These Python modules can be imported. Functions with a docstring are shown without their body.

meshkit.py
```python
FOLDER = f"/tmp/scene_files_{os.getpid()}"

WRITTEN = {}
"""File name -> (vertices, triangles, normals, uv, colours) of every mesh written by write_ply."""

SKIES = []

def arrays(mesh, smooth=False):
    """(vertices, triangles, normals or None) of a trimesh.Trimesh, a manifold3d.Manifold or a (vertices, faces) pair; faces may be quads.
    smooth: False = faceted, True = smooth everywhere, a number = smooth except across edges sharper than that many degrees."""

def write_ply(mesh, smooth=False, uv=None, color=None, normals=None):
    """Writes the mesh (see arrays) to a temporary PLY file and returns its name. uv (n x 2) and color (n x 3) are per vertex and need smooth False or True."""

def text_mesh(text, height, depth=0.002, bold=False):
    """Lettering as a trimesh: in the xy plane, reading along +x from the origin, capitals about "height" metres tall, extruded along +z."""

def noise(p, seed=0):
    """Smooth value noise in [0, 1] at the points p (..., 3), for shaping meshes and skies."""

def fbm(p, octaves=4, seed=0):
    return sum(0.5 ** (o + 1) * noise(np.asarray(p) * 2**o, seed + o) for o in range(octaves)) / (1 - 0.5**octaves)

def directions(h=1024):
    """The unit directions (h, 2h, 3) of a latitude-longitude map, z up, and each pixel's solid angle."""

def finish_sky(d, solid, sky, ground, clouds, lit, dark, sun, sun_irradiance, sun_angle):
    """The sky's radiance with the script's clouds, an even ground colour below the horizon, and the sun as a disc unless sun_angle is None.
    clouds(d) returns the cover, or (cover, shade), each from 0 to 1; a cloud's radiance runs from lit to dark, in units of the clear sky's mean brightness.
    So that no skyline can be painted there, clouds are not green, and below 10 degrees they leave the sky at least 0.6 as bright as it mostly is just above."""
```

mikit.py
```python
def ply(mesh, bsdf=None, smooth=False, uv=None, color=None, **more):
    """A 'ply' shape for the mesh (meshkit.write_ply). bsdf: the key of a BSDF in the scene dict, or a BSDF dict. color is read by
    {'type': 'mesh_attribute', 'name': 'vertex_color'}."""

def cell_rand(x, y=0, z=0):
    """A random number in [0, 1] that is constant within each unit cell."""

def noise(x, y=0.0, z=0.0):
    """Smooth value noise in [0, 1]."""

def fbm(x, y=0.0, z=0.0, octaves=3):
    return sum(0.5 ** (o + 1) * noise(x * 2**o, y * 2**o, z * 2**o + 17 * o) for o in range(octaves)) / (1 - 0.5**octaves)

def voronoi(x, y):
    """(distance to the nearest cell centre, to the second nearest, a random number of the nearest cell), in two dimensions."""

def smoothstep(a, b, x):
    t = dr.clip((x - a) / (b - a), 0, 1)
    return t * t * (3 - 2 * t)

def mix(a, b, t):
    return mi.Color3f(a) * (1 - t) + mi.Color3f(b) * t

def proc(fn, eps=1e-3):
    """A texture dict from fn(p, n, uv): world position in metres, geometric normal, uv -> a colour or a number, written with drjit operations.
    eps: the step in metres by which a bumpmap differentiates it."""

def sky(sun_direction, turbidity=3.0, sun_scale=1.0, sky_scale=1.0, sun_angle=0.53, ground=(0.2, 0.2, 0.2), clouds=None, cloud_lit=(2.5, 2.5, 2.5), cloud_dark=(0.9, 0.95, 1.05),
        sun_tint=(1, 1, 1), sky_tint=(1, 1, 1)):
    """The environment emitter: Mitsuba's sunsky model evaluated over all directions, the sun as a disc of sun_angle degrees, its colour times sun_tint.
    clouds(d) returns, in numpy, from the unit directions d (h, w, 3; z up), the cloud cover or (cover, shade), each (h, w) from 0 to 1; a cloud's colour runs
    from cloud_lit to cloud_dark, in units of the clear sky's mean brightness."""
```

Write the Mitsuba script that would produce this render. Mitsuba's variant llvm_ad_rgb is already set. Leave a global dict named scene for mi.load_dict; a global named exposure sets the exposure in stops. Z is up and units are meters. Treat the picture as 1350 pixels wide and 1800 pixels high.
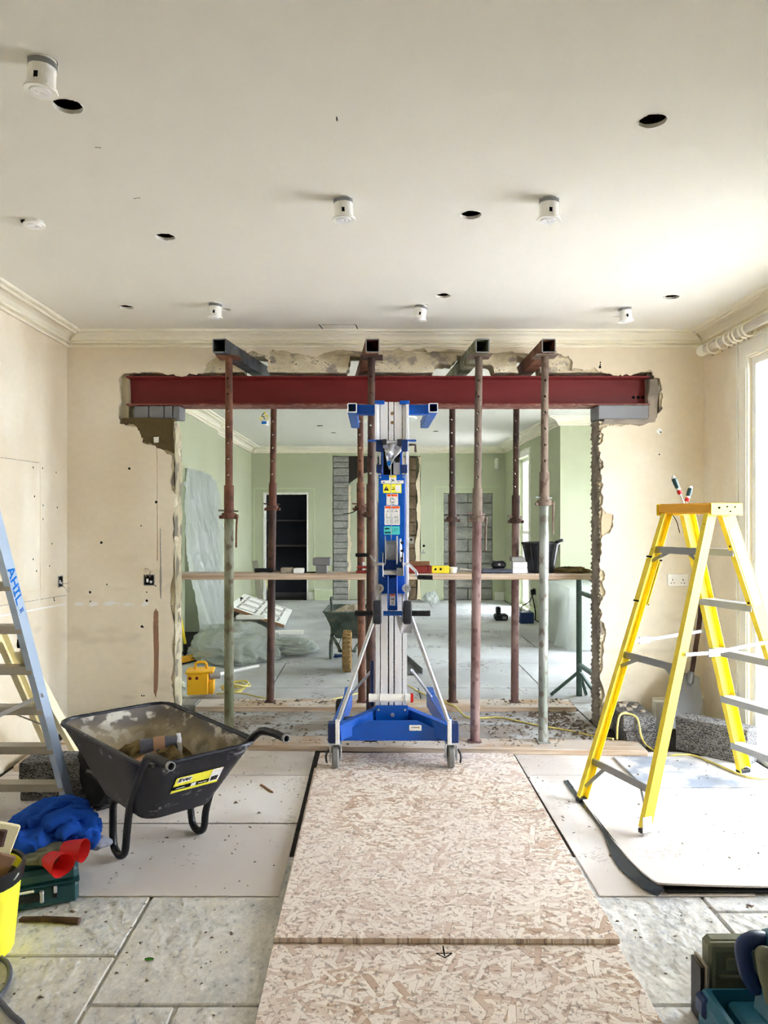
import math, random
import numpy as np, trimesh, manifold3d
import drjit as dr
import mitsuba as mi
import mikit
from mikit import proc, noise, fbm, voronoi, cell_rand, smoothstep, mix
import meshkit
from shapely.geometry import Polygon, Point, box as sbox
from shapely.ops import unary_union
from trimesh.creation import extrude_polygon

T = mi.ScalarTransform4f
scene, labels = {}, {}
rng = np.random.default_rng(7)

# ------------------------------------------------------------------ camera, sky, exposure
F, EYE = 1352.0, 1.5                      # focal length in pixels of the 1350-pixel frame, eye height
scene['camera'] = {'type': 'perspective', 'fov': math.degrees(2 * math.atan(675 / F)), 'fov_axis': 'x',
                   'principal_point_offset_x': (675 - 655) / 1350, 'principal_point_offset_y': (900 - 912) / 1800,
                   'near_clip': 0.05, 'far_clip': 200.0,
                   'to_world': T().look_at(origin=[0, 0, EYE], target=[0, 1, EYE], up=[0, 0, 1])}
scene['sky'] = mikit.sky([0.6, -0.3, 0.75], turbidity=4.0, sun_scale=0.0, sky_scale=1.0, ground=(0.45, 0.45, 0.43),
                         clouds=lambda d: np.ones(d.shape[:2]), cloud_lit=(2.29, 2.5, 2.76), cloud_dark=(2.0, 2.0, 2.0))
exposure = 6.35

# ------------------------------------------------------------------ helpers: registry
def uniq(key):
    if key not in scene and key not in labels:
        return key
    k = 1
    while f'{key}_{k:03d}' in scene or f'{key}_{k:03d}' in labels:
        k += 1
    return f'{key}_{k:03d}'

def thing(name, label, cat, group=None):
    key = uniq(name)
    labels[key] = {'label': label, 'category': cat}
    if group:
        labels[key]['group'] = group
    return key

def part(parent, name, mesh, m, smooth=30, label=None, **kw):
    key = uniq(f'{parent}__{name}')
    scene[key] = mesh if isinstance(mesh, dict) else mikit.ply(mesh, m, smooth)
    lab = dict(kw)
    if label:
        lab['label'] = label
    labels[key] = lab
    return key

def single(name, mesh, m, label, cat, group=None, smooth=30, kind=None):
    key = thing(name, label, cat, group)
    if kind:
        labels[key]['kind'] = kind
    scene[key] = mikit.ply(mesh, m, smooth)
    return key

def struct(name, mesh, m, smooth=False, label=None):
    key = uniq(name)
    scene[key] = mikit.ply(mesh, m, smooth)
    labels[key] = {'kind': 'structure'}
    if label:
        labels[key]['label'] = label
    return key

# ------------------------------------------------------------------ helpers: meshes
def cat(ms):
    return trimesh.util.concatenate([m for m in ms if m is not None])

def V(*a):
    return np.array(a, float)

def unit(v):
    v = np.asarray(v, float)
    return v / np.linalg.norm(v)

def box(x0, x1, y0, y1, z0, z1, b=0.0):
    lo, hi = np.minimum([x0, y0, z0], [x1, y1, z1]), np.maximum([x0, y0, z0], [x1, y1, z1])
    c, h = (lo + hi) / 2, (hi - lo) / 2
    b = min(b, h.min() * 0.9)
    if b <= 0:
        m = trimesh.creation.box(extents=2 * h)
    else:
        pts = []
        for s in np.array(np.meshgrid([-1, 1], [-1, 1], [-1, 1])).reshape(3, -1).T:
            for k in range(3):
                q = h - b
                q[k] = h[k]
                pts.append(s * q)
        m = trimesh.convex.convex_hull(np.array(pts))
    m.apply_translation(c)
    return m

def frame(z, up=(0, 0, 1)):
    z = unit(z)
    up = np.asarray(up, float)
    if abs(np.dot(z, unit(up))) > 0.98:
        up = V(0, 1, 0) if abs(z[1]) < 0.9 else V(1, 0, 0)
    x = unit(np.cross(up, z))
    return np.stack([x, np.cross(z, x), z], 1)     # columns: side, up-ish, along

def bar(p0, p1, w, d, up=(0, 0, 1), b=0.0):
    """A box from p0 to p1, w wide sideways, d thick along the up-ish axis."""
    p0, p1 = V(*p0), V(*p1)
    L = np.linalg.norm(p1 - p0)
    m = box(-w / 2, w / 2, -d / 2, d / 2, 0, L, b)
    M = np.eye(4)
    M[:3, :3], M[:3, 3] = frame(p1 - p0, up), p0
    m.apply_transform(M)
    return m

def placed(m, origin, x, y, z=None):
    """The mesh moved into the frame with these axes."""
    x, y = unit(x), unit(y)
    z = unit(np.cross(x, y)) if z is None else unit(z)
    M = np.eye(4)
    M[:3, 0], M[:3, 1], M[:3, 2], M[:3, 3] = x, y, z, origin
    m = m.copy()
    m.apply_transform(M)
    return m

def yaw(m, deg, c=(0, 0, 0)):
    m = m.copy()
    m.apply_transform(trimesh.transformations.rotation_matrix(math.radians(deg), [0, 0, 1], c))
    return m

def ring_surface(rings, cap=True, closed=False):
    n, k = len(rings[0]), len(rings)
    v = np.vstack(rings)
    f = []
    for i in range(k if closed else k - 1):
        a, b = i * n, ((i + 1) % k) * n
        for j in range(n):
            j2 = (j + 1) % n
            f += [[a + j, a + j2, b + j2], [a + j, b + j2, b + j]]
    if cap and not closed:
        for ring, rev in ((0, True), (k - 1, False)):
            c = len(v)
            v = np.vstack([v, rings[ring].mean(0)])
            for j in range(n):
                t = [ring * n + j, ring * n + (j + 1) % n, c]
                f.append(t[::-1] if rev else t)
    m = trimesh.Trimesh(v, np.array(f), process=False)
    if m.is_watertight and m.volume < 0:
        m.invert()
    return m

def cyl(p0, p1, r, r2=None, n=20):
    p0, p1 = V(*p0), V(*p1)
    R = frame(p1 - p0)
    a = np.arange(n) * 2 * math.pi / n
    c = np.cos(a)[:, None] * R[:, 0] + np.sin(a)[:, None] * R[:, 1]
    return ring_surface([p0 + c * r, p1 + c * (r if r2 is None else r2)])

def pipe(p0, p1, r, t, n=20):
    """A hollow tube with wall t."""
    p0, p1 = V(*p0), V(*p1)
    R = frame(p1 - p0)
    a = np.arange(n) * 2 * math.pi / n
    c = np.cos(a)[:, None] * R[:, 0] + np.sin(a)[:, None] * R[:, 1]
    return ring_surface([p0 + c * r, p1 + c * r, p1 + c * (r - t), p0 + c * (r - t)], closed=True)

def smooth_path(pts, k=6, closed=False):
    p = np.array(pts, float)
    if closed:
        p = np.vstack([p[-1:], p, p[:2]])
    else:
        p = np.vstack([2 * p[0] - p[1], p, 2 * p[-1] - p[-2]])
    out = []
    for i in range(1, len(p) - 2):
        for t in np.arange(k) / k:
            out.append(0.5 * (2 * p[i] + (p[i + 1] - p[i - 1]) * t + (2 * p[i - 1] - 5 * p[i] + 4 * p[i + 1] - p[i + 2]) * t * t
                              + (3 * p[i] - p[i - 1] - 3 * p[i + 1] + p[i + 2]) * t ** 3))
    if not closed:
        out.append(p[-2])
    return np.array(out)

def tube(pts, r, n=10, k=6, closed=False, smooth=True):
    p = smooth_path(pts, k, closed) if smooth else np.array(pts, float)
    if closed:
        t = np.roll(p, -1, 0) - np.roll(p, 1, 0)
    else:
        t = np.gradient(p, axis=0)
    t /= np.linalg.norm(t, axis=1, keepdims=True) + 1e-12
    R = frame(t[0])
    x = R[:, 0]
    rr = np.broadcast_to(r, (len(p),))
    a = np.arange(n) * 2 * math.pi / n
    rings = []
    for i in range(len(p)):
        x = unit(x - t[i] * np.dot(x, t[i]))
        y = np.cross(t[i], x)
        rings.append(p[i] + rr[i] * (np.cos(a)[:, None] * x + np.sin(a)[:, None] * y))
    return ring_surface(rings, closed=closed)

def lathe(profile, n=32, c=(0, 0, 0)):
    a = np.arange(n) * 2 * math.pi / n
    rings = [np.stack([r * np.cos(a), r * np.sin(a), np.full(n, z)], 1) + V(*c) for r, z in profile]
    return ring_surface(rings)

def ext(poly, h):
    gs = getattr(poly, 'geoms', [poly])
    return cat([extrude_polygon(g, h, engine='earcut') for g in gs])

def xz(poly, y0, y1):
    """A polygon drawn in (x, z), standing upright from y0 to y1."""
    m = ext(poly, y1 - y0)
    v = m.vertices.copy()
    m.vertices = np.stack([v[:, 0], y0 + v[:, 2], v[:, 1]], 1)
    m.invert()
    return m

def yz(poly, x0, x1):
    m = ext(poly, x1 - x0)
    v = m.vertices.copy()
    m.vertices = np.stack([x0 + v[:, 2], v[:, 0], v[:, 1]], 1)
    return m

def rough(m, amp, freq, seed=0, mask=None, size=None):
    if size:
        m = m.copy()
        m.merge_vertices()
        m = m.subdivide_to_size(size, max_iter=12)
        m.merge_vertices()
    m = m.copy()
    v = m.vertices
    d = np.stack([meshkit.fbm(v * freq + 31.7 * k, 3, seed + k) - 0.5 for k in range(3)], 1) * 2 * amp
    if mask is not None:
        d *= mask(v)[:, None]
    m.vertices = v + d
    return m

def jitter_line(pts, amp, rounds=2, seed=0):
    r = np.random.default_rng(seed)
    p = [V(*q) for q in pts]
    for _ in range(rounds):
        q = []
        for i in range(len(p)):
            a, b = p[i], p[(i + 1) % len(p)]
            L = np.linalg.norm(b - a)
            q.append(a)
            if L > 0.02:
                q.append((a + b) / 2 + r.normal(0, 1, 2) * min(amp, 0.15 * L))
        p = q
    return [tuple(x) for x in p]

def man(m):
    return manifold3d.Manifold(manifold3d.Mesh(np.asarray(m.vertices, np.float32), np.asarray(m.faces, np.uint32)))

def tri(mf):
    q = mf.to_mesh()
    return trimesh.Trimesh(q.vert_properties[:, :3], q.tri_verts, process=False)

def minus(a, *bs):
    r = man(a)
    for b in bs:
        r = r - man(b)
    return tri(r)

def blob(c, s, amp, freq, seed, sub=4, flat=None, ridge=False):
    m = trimesh.creation.icosphere(subdivisions=sub)
    v = m.vertices
    n = meshkit.fbm(v * freq + 9.1, 4, seed)
    n = 1 - abs(2 * n - 1) * 2 if ridge else 2 * n - 1
    v = v * (1 + amp * n[:, None])
    v = v * V(*s)
    if flat is not None:
        v[:, 2] = np.maximum(v[:, 2], flat)
    m.vertices = v + V(*c)
    return m

def sheet(fn, nu, nv, t=0.0):
    """A surface from fn(u, v) over a grid, closed to thickness t along its normals if t > 0."""
    u, v = np.meshgrid(np.linspace(0, 1, nu), np.linspace(0, 1, nv), indexing='ij')
    P = fn(u, v).reshape(-1, 3)
    i, j = np.meshgrid(np.arange(nu - 1), np.arange(nv - 1), indexing='ij')
    q = np.stack([i * nv + j, (i + 1) * nv + j, (i + 1) * nv + j + 1, i * nv + j + 1], -1).reshape(-1, 4)
    f = np.vstack([q[:, [0, 1, 2]], q[:, [0, 2, 3]]])
    m = trimesh.Trimesh(P, f, process=False)
    if t <= 0:
        return m
    n = m.vertex_normals
    e = np.concatenate([np.arange(nv), np.arange(1, nu) * nv + nv - 1, (nu - 1) * nv + np.arange(nv - 2, -1, -1), np.arange(nu - 2, 0, -1) * nv])
    N = len(P)
    side = []
    for a, b in zip(e, np.roll(e, -1)):
        side += [[a, b, b + N], [a, b + N, a + N]]
    m = trimesh.Trimesh(np.vstack([P, P - n * t]), np.vstack([f, f[:, ::-1] + N, np.array(side)]), process=False)
    m.fix_normals()
    return m

def relax(m, rounds):
    """Evens the vertices out towards their neighbours."""
    v, e = np.array(m.vertices), m.edges_unique
    for _ in range(rounds):
        s, c = np.zeros_like(v), np.zeros(len(v))
        np.add.at(s, e[:, 0], v[e[:, 1]])
        np.add.at(s, e[:, 1], v[e[:, 0]])
        np.add.at(c, e[:, 0], 1)
        np.add.at(c, e[:, 1], 1)
        v = .5 * v + .5 * s / np.maximum(c, 1)[:, None]
    return trimesh.Trimesh(v, m.faces, process=False)

# ------------------------------------------------------------------ materials
def col(r, g, b):
    c = np.array([r, g, b]) / 255.0
    return [float(x) for x in np.where(c < 0.04045, c / 12.92, ((c + 0.055) / 1.055) ** 2.4)]

def mat(name, c, rough=0.6, metal=0.0, spec=0.4, **more):
    base = c if isinstance(c, dict) else {'type': 'rgb', 'value': c}
    scene[name] = {'type': 'twosided', 'b': {'type': 'principled', 'base_color': base, 'roughness': rough, 'metallic': metal, 'specular': spec, **more}}
    return name

def dull(name, c):
    base = c if isinstance(c, dict) else {'type': 'rgb', 'value': c}
    scene[name] = {'type': 'twosided', 'b': {'type': 'diffuse', 'reflectance': base}}
    return name

def cream_fn(p, n, uv):
    a = fbm(p.x * 1.3 + 3 * p.y, p.y * 1.1, p.z * 1.3, 3)
    b = fbm(p.x * 30, p.y * 30, p.z * 30, 2)
    c = mix(col(225, 213, 190), col(235, 227, 209), smoothstep(0.3, 0.7, a))
    st = smoothstep(0.62, 0.8, fbm(p.x * 4 + 9, p.y * 4, p.z * 9, 3)) * (1 - smoothstep(0.9, 1.5, p.z))
    return mix(c, mi.Color3f(col(190, 180, 162)), st * 0.25) * (0.97 + 0.06 * b)

def green_fn(p, n, uv):
    a = fbm(p.x * 1.1 + p.y, p.y, p.z * 1.4, 3)
    return mix(col(180, 184, 156), col(192, 196, 170), a)

def masonry_fn(p, n, uv):
    a = fbm(p.x * 9, p.y * 9, p.z * 9, 4)
    b = noise(p.x * 120, p.y * 120, p.z * 120)
    c = mix(col(192, 180, 150), col(222, 212, 186), smoothstep(0.3, 0.65, a))
    c = mix(c, col(140, 130, 122), smoothstep(0.55, 0.72, fbm(p.x * 14 + 40, p.y * 14, p.z * 14, 3)) * 0.8)
    return mix(c, col(84, 70, 56), smoothstep(0.74, 0.86, b) * smoothstep(0.4, 0.6, a))

def reveal_fn(p, n, uv):
    a = fbm(p.x * 8, p.y * 14, p.z * 7, 4)
    left = 1 - smoothstep(-0.2, 0.2, p.x)
    c = mix(col(134, 126, 116), col(166, 156, 143), smoothstep(0.3, 0.7, a))
    l = mix(col(196, 186, 156), col(140, 132, 118), smoothstep(0.48, 0.62, a))
    return mix(c, l, left)

def floor_fn(p, n, uv):
    a = fbm(p.x * 2.2, p.y * 2.2, 0, 4)
    s = noise(p.x * 70, p.y * 70, 3) * fbm(p.x * 5, p.y * 5, 8, 2)
    c = mix(col(206, 198, 192), col(226, 222, 219), smoothstep(0.3, 0.7, a))
    return mix(c, col(150, 140, 132), smoothstep(0.5, 0.62, s) * 0.35)

def far_floor_fn(p, n, uv):
    a = fbm(p.x * 1.7, p.y * 1.2, 2, 4)
    s = noise(p.x * 50, p.y * 40, 3) * fbm(p.x * 4, p.y * 3, 8, 2)
    c = mix(col(172, 173, 174), col(196, 198, 199), smoothstep(0.3, 0.7, a))
    d = smoothstep(6.9, 5.6, p.y) * smoothstep(0.35, 0.6, fbm(p.x * 6, p.y * 8, 1, 3))
    c = mix(c, col(140, 126, 112), d * 0.7)
    return mix(c, col(110, 104, 98), smoothstep(0.5, 0.62, s) * 0.7)

def stone_fn(p, n, uv):
    a = fbm(p.x * 5, p.y * 5, 0.5, 4)
    b = fbm(p.x * 45, p.y * 30, 1.5, 3)
    t = cell_rand(dr.floor((p.x + 0.878) * 1.6), dr.floor(p.y * 1.35))
    g = fbm(p.x * 130, p.y * 90, 4.5, 2)
    c = mix(col(166, 169, 173), col(222, 220, 216), smoothstep(0.3, 0.7, a * 0.45 + b * 0.35 + g * 0.2))
    c = mix(c, col(206, 198, 182), smoothstep(0.5, 0.75, fbm(p.x * 2 + 7, p.y * 2, 0, 2)) * 0.35)
    c = mix(c, col(224, 224, 224), smoothstep(0.56, 0.74, b * 0.6 + g * 0.4) * 0.5)
    c = mix(c, col(104, 106, 110), smoothstep(0.42, 0.3, b * 0.6 + g * 0.4) * 0.4)
    return c * (0.93 + 0.1 * t)

def osb_fn(p, n, uv):
    best, shade, edge = mi.Float(-1), mi.Float(0.5), mi.Float(0)
    for k in range(8):
        th = 0.35 + k * 0.83
        cs, sn = math.cos(th), math.sin(th)
        w = 0.014 + 0.005 * (k % 3)
        v = (p.y * cs - p.x * sn) / w + 11.3 * k
        v = v + 0.25 * noise(p.x * 30, p.y * 30, k)
        iv = dr.floor(v)
        u = (p.x * cs + p.y * sn) / (0.085 + 0.03 * (k % 2)) + cell_rand(iv, k, 5) * 7.0
        iu = dr.floor(u)
        pr = cell_rand(iu, iv, k) * 0.98
        fv, fu = v - iv, u - iu
        e = dr.maximum(smoothstep(0.88, 0.98, fv), smoothstep(0.965, 1.0, fu))
        take = pr > best
        best = dr.select(take, pr, best)
        shade = dr.select(take, cell_rand(iu, iv, k + 20), shade)
        edge = dr.select(take, e, edge)
    g = noise(p.x * 260, p.y * 260, 1)
    c = mix(col(194, 168, 148), col(241, 230, 218), smoothstep(0.0, 0.65, shade))
    c = mix(c, col(226, 212, 206), smoothstep(0.35, 0.65, fbm(p.x * 2.5, p.y * 2.5, 3, 3)) * 0.4)
    c = mix(c, col(128, 98, 76), edge * 0.7)
    c = mix(c, col(112, 84, 64), smoothstep(0.74, 0.8, noise(p.x * 90, p.y * 90, 7)) * 0.5)
    return c * (0.95 + 0.08 * g)

def block_fn(p, n, uv):
    a = noise(p.x * 150, p.y * 150, p.z * 150)
    b = fbm(p.x * 12, p.y * 12, p.z * 12, 2)
    return mix(col(66, 65, 66), col(140, 138, 136), smoothstep(0.25, 0.75, a * 0.7 + b * 0.3))

def pale_block_fn(p, n, uv):
    a = noise(p.x * 60, p.y * 60, p.z * 60)
    b = fbm(p.x * 5, p.y * 5, p.z * 5, 2)
    return mix(col(126, 126, 122), col(168, 166, 160), smoothstep(0.25, 0.75, a * 0.5 + b * 0.5))

def rust_fn(c0, c1, c2, s):
    def fn(p, n, uv):
        a = fbm(p.x * 9 + s, p.y * 9, p.z * 3.2, 4)
        b = fbm(p.x * 40 + s, p.y * 40, p.z * 22, 2)
        return mix(mix(col(*c0), col(*c1), smoothstep(0.35, 0.65, a)), col(*c2), smoothstep(0.55, 0.75, b) * 0.7)
    return fn

def wood_fn(p, n, uv):
    g = fbm(p.x * 2.2, p.y * 38, p.z * 60, 3)
    d = fbm(p.x * 5, p.y * 5, 4, 3)
    c = mix(col(180, 156, 132), col(206, 188, 168), smoothstep(0.3, 0.7, g))
    return mix(c, col(204, 196, 188), smoothstep(0.35, 0.65, d) * smoothstep(0.3, 0.9, n.z) * 0.85)

def mortar_fn(p, n, uv):
    a = fbm(p.x * 16, p.y * 16, p.z * 16, 4)
    return mix(col(58, 48, 30), col(124, 108, 74), smoothstep(0.3, 0.7, a))

def barrow_fn(p, n, uv):
    a = fbm(p.x * 14, p.y * 14, p.z * 14, 4)
    b = fbm(p.x * 5 + 3, p.y * 5, p.z * 7, 3)
    up = smoothstep(0.46, 0.53, p.z + (b - 0.5) * 0.25)
    c = mix(col(122, 112, 92), col(166, 154, 128), smoothstep(0.35, 0.6, b))
    c = mix(c, col(92, 90, 98), up * 0.75)
    return mix(c, col(218, 214, 204), smoothstep(0.52, 0.62, a) * (0.25 + 0.65 * up))

def plastic_dirt_fn(p, n, uv):
    a = fbm(p.x * 10, p.y * 10, p.z * 10, 4)
    b = noise(p.x * 70, p.y * 70, p.z * 50)
    c = mix(col(12, 14, 22), col(24, 28, 40), a)
    return mix(c, col(150, 150, 152), smoothstep(0.62, 0.8, a) * smoothstep(0.5, 0.8, b) * 0.6)

def oxide_fn(p, n, uv):
    a = fbm(p.x * 3, p.y * 8, p.z * 8, 3)
    s = fbm(p.x * 26, p.y * 26, p.z * 5, 2)
    flange = smoothstep(2.335, 2.322, p.z)
    c = mix(col(102, 30, 30), col(122, 42, 42), a)
    return mix(c, mix(col(118, 62, 52), col(150, 110, 92), smoothstep(0.45, 0.75, s)), flange * 0.8)

def slab_fn(p, n, uv):
    a = fbm(p.x * 6, p.y * 6, 2, 4)
    return mix(col(150, 158, 172), col(214, 212, 210), smoothstep(0.3, 0.65, a))

dull('m_cream', proc(cream_fn))
dull('m_ceiling', col(232, 230, 222))
dull('m_cornice', col(240, 235, 218))
dull('m_green', proc(green_fn))
dull('m_green_pale', col(196, 204, 172))
dull('m_masonry', proc(masonry_fn))
dull('m_reveal', proc(reveal_fn))
dull('m_floor', proc(floor_fn))
dull('m_far_floor', proc(far_floor_fn))
scene['m_stone'] = {'type': 'twosided', 'b': {'type': 'bumpmap', 'tex': proc(lambda p, n, uv: fbm(p.x * 30, p.y * 22, 0, 4), 2e-3), 'scale': 0.010,
                    'b': {'type': 'principled', 'base_color': proc(stone_fn), 'roughness': 0.55, 'specular': 0.4}}}
dull('m_osb', proc(osb_fn))
scene['m_block'] = {'type': 'twosided', 'b': {'type': 'bumpmap', 'tex': proc(lambda p, n, uv: noise(p.x * 150, p.y * 150, p.z * 150), 2e-3), 'scale': 0.006,
                    'b': {'type': 'diffuse', 'reflectance': proc(block_fn)}}}
dull('m_pale_block', proc(pale_block_fn))
dull('m_wood', proc(wood_fn))
dull('m_mortar', proc(mortar_fn))
dull('m_barrow_in', proc(barrow_fn))
mat('m_barrow_out', proc(plastic_dirt_fn), 0.35, 0, 0.35)
mat('m_oxide', proc(oxide_fn), 0.5, 0, 0.35)
dull('m_slab', proc(slab_fn))
mat('m_rust', proc(rust_fn((92, 58, 44), (122, 84, 64), (70, 48, 42), 0)), 0.7, 0.0, 0.3)
mat('m_rust_dark', proc(rust_fn((62, 44, 38), (88, 64, 54), (48, 38, 36), 5)), 0.65, 0.0, 0.3)
mat('m_rust_green', proc(rust_fn((98, 104, 74), (140, 142, 124), (92, 70, 52), 9)), 0.6, 0.2, 0.35)
mat('m_rust_pink', proc(rust_fn((112, 84, 80), (140, 116, 110), (90, 62, 58), 13)), 0.65, 0.0, 0.3)
mat('m_rust_grey', proc(rust_fn((126, 132, 122), (168, 172, 166), (98, 76, 58), 17)), 0.5, 0.3, 0.4)
mat('m_rust_taupe', proc(rust_fn((100, 86, 74), (122, 106, 92), (84, 60, 48), 41)), 0.65, 0.0, 0.3)
dull('m_pier', proc(rust_fn((104, 88, 70), (128, 112, 90), (80, 66, 54), 43)))
dull('m_joint', col(64, 62, 60))
dull('m_grout', col(196, 194, 188))
dull('m_concrete', col(150, 148, 144))
dull('m_dark', col(26, 27, 28))
dull('m_void', col(58, 54, 50))
dull('m_white', col(240, 240, 236))
mat('m_gloss_white', col(238, 238, 234), 0.3, 0, 0.5)
mat('m_trim', col(232, 231, 222), 0.4, 0, 0.4)
dull('m_cement', col(96, 84, 60))
mat('m_padstone', col(126, 128, 132), 0.5, 0, 0.4)
dull('m_plaster_edge', col(226, 212, 184))
dull('m_pinkplaster', col(214, 190, 160))
dull('m_chase', col(150, 118, 96))
mat('m_steel', col(206, 208, 212), 0.32, 0.6, 0.5)
mat('m_alu', col(234, 236, 239), 0.35, 0.2, 0.5)
mat('m_ladder_alu', col(176, 192, 214), 0.4, 0.5, 0.5)
mat('m_tread', col(158, 152, 140), 0.5, 0.4, 0.4)
mat('m_tread_grey', col(172, 176, 182), 0.45, 0.3, 0.4)
mat('m_membrane', col(44, 54, 66), 0.22, 0, 0.6)
mat('m_grey_metal', col(136, 138, 140), 0.45, 0.6, 0.4)
mat('m_blue', col(4, 78, 172), 0.35, 0, 0.5)
mat('m_blue_dark', col(16, 44, 96), 0.4, 0, 0.5)
mat('m_rubber', col(44, 46, 50), 0.7, 0, 0.3)
mat('m_tyre_grey', col(120, 120, 118), 0.6, 0, 0.3)
mat('m_black', col(16, 18, 22), 0.4, 0, 0.35)
mat('m_yellow', col(236, 212, 54), 0.4, 0, 0.45)
mat('m_yellow_cap', col(222, 160, 40), 0.5, 0, 0.4)
mat('m_yellow_bright', col(244, 236, 60), 0.35, 0, 0.5)
mat('m_cream_rail', col(226, 216, 176), 0.5, 0, 0.4)
mat('m_red', col(196, 36, 34), 0.5, 0, 0.4)
mat('m_red_dark', col(128, 44, 38), 0.6, 0, 0.3)
mat('m_transformer', col(230, 172, 32), 0.45, 0, 0.45)
mat('m_green_case', col(24, 64, 68), 0.4, 0, 0.45)
mat('m_teal', col(34, 98, 124), 0.4, 0, 0.45)
mat('m_olive', col(112, 116, 96), 0.55, 0, 0.35)
mat('m_jacket', col(22, 70, 160), 0.8, 0, 0.2)
mat('m_grey_cloth', col(128, 130, 142), 0.9, 0, 0.1)
mat('m_glove_grey', col(112, 112, 94), 0.9, 0, 0.1)
mat('m_trestle', col(76, 98, 92), 0.5, 0.2, 0.4)
mat('m_barrow_green', proc(rust_fn((60, 72, 66), (84, 96, 88), (120, 112, 96), 23)), 0.6, 0.1, 0.35)
mat('m_tyre_tan', col(132, 108, 70), 0.8, 0, 0.2)
mat('m_cable_yellow', col(214, 200, 120), 0.5, 0, 0.4)
mat('m_cable_grey', col(74, 78, 92), 0.4, 0, 0.5)
dull('m_rubble', proc(rust_fn((150, 138, 122), (186, 176, 160), (104, 92, 82), 29)))
dull('m_chips', col(112, 99, 88))
dull('m_brown', col(142, 106, 78))
dull('m_orange', col(226, 92, 44))
dull('m_teal_label', col(88, 206, 200))
dull('m_label_blue', col(40, 110, 190))
mat('m_bag', col(196, 198, 204), 0.2, 0, 0.6)
scene['m_sheeting'] = {'type': 'principledthin', 'base_color': {'type': 'rgb', 'value': col(224, 228, 224)}, 'roughness': 0.15, 'spec_trans': 0.35, 'diff_trans': 1.0, 'eta': 1.45}
scene['m_glass'] = {'type': 'thindielectric', 'int_ior': 1.5}

# ------------------------------------------------------------------ the setting: near room, dividing wall, far room
XL, XR, YW, YB = -2.185, 2.368, 5.5, 5.71          # left wall, right wall, near and far face of the dividing wall
H = 2.82                                           # ceiling height
FARY, FXL, FXR = 14.18, -2.14, 2.44

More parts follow.
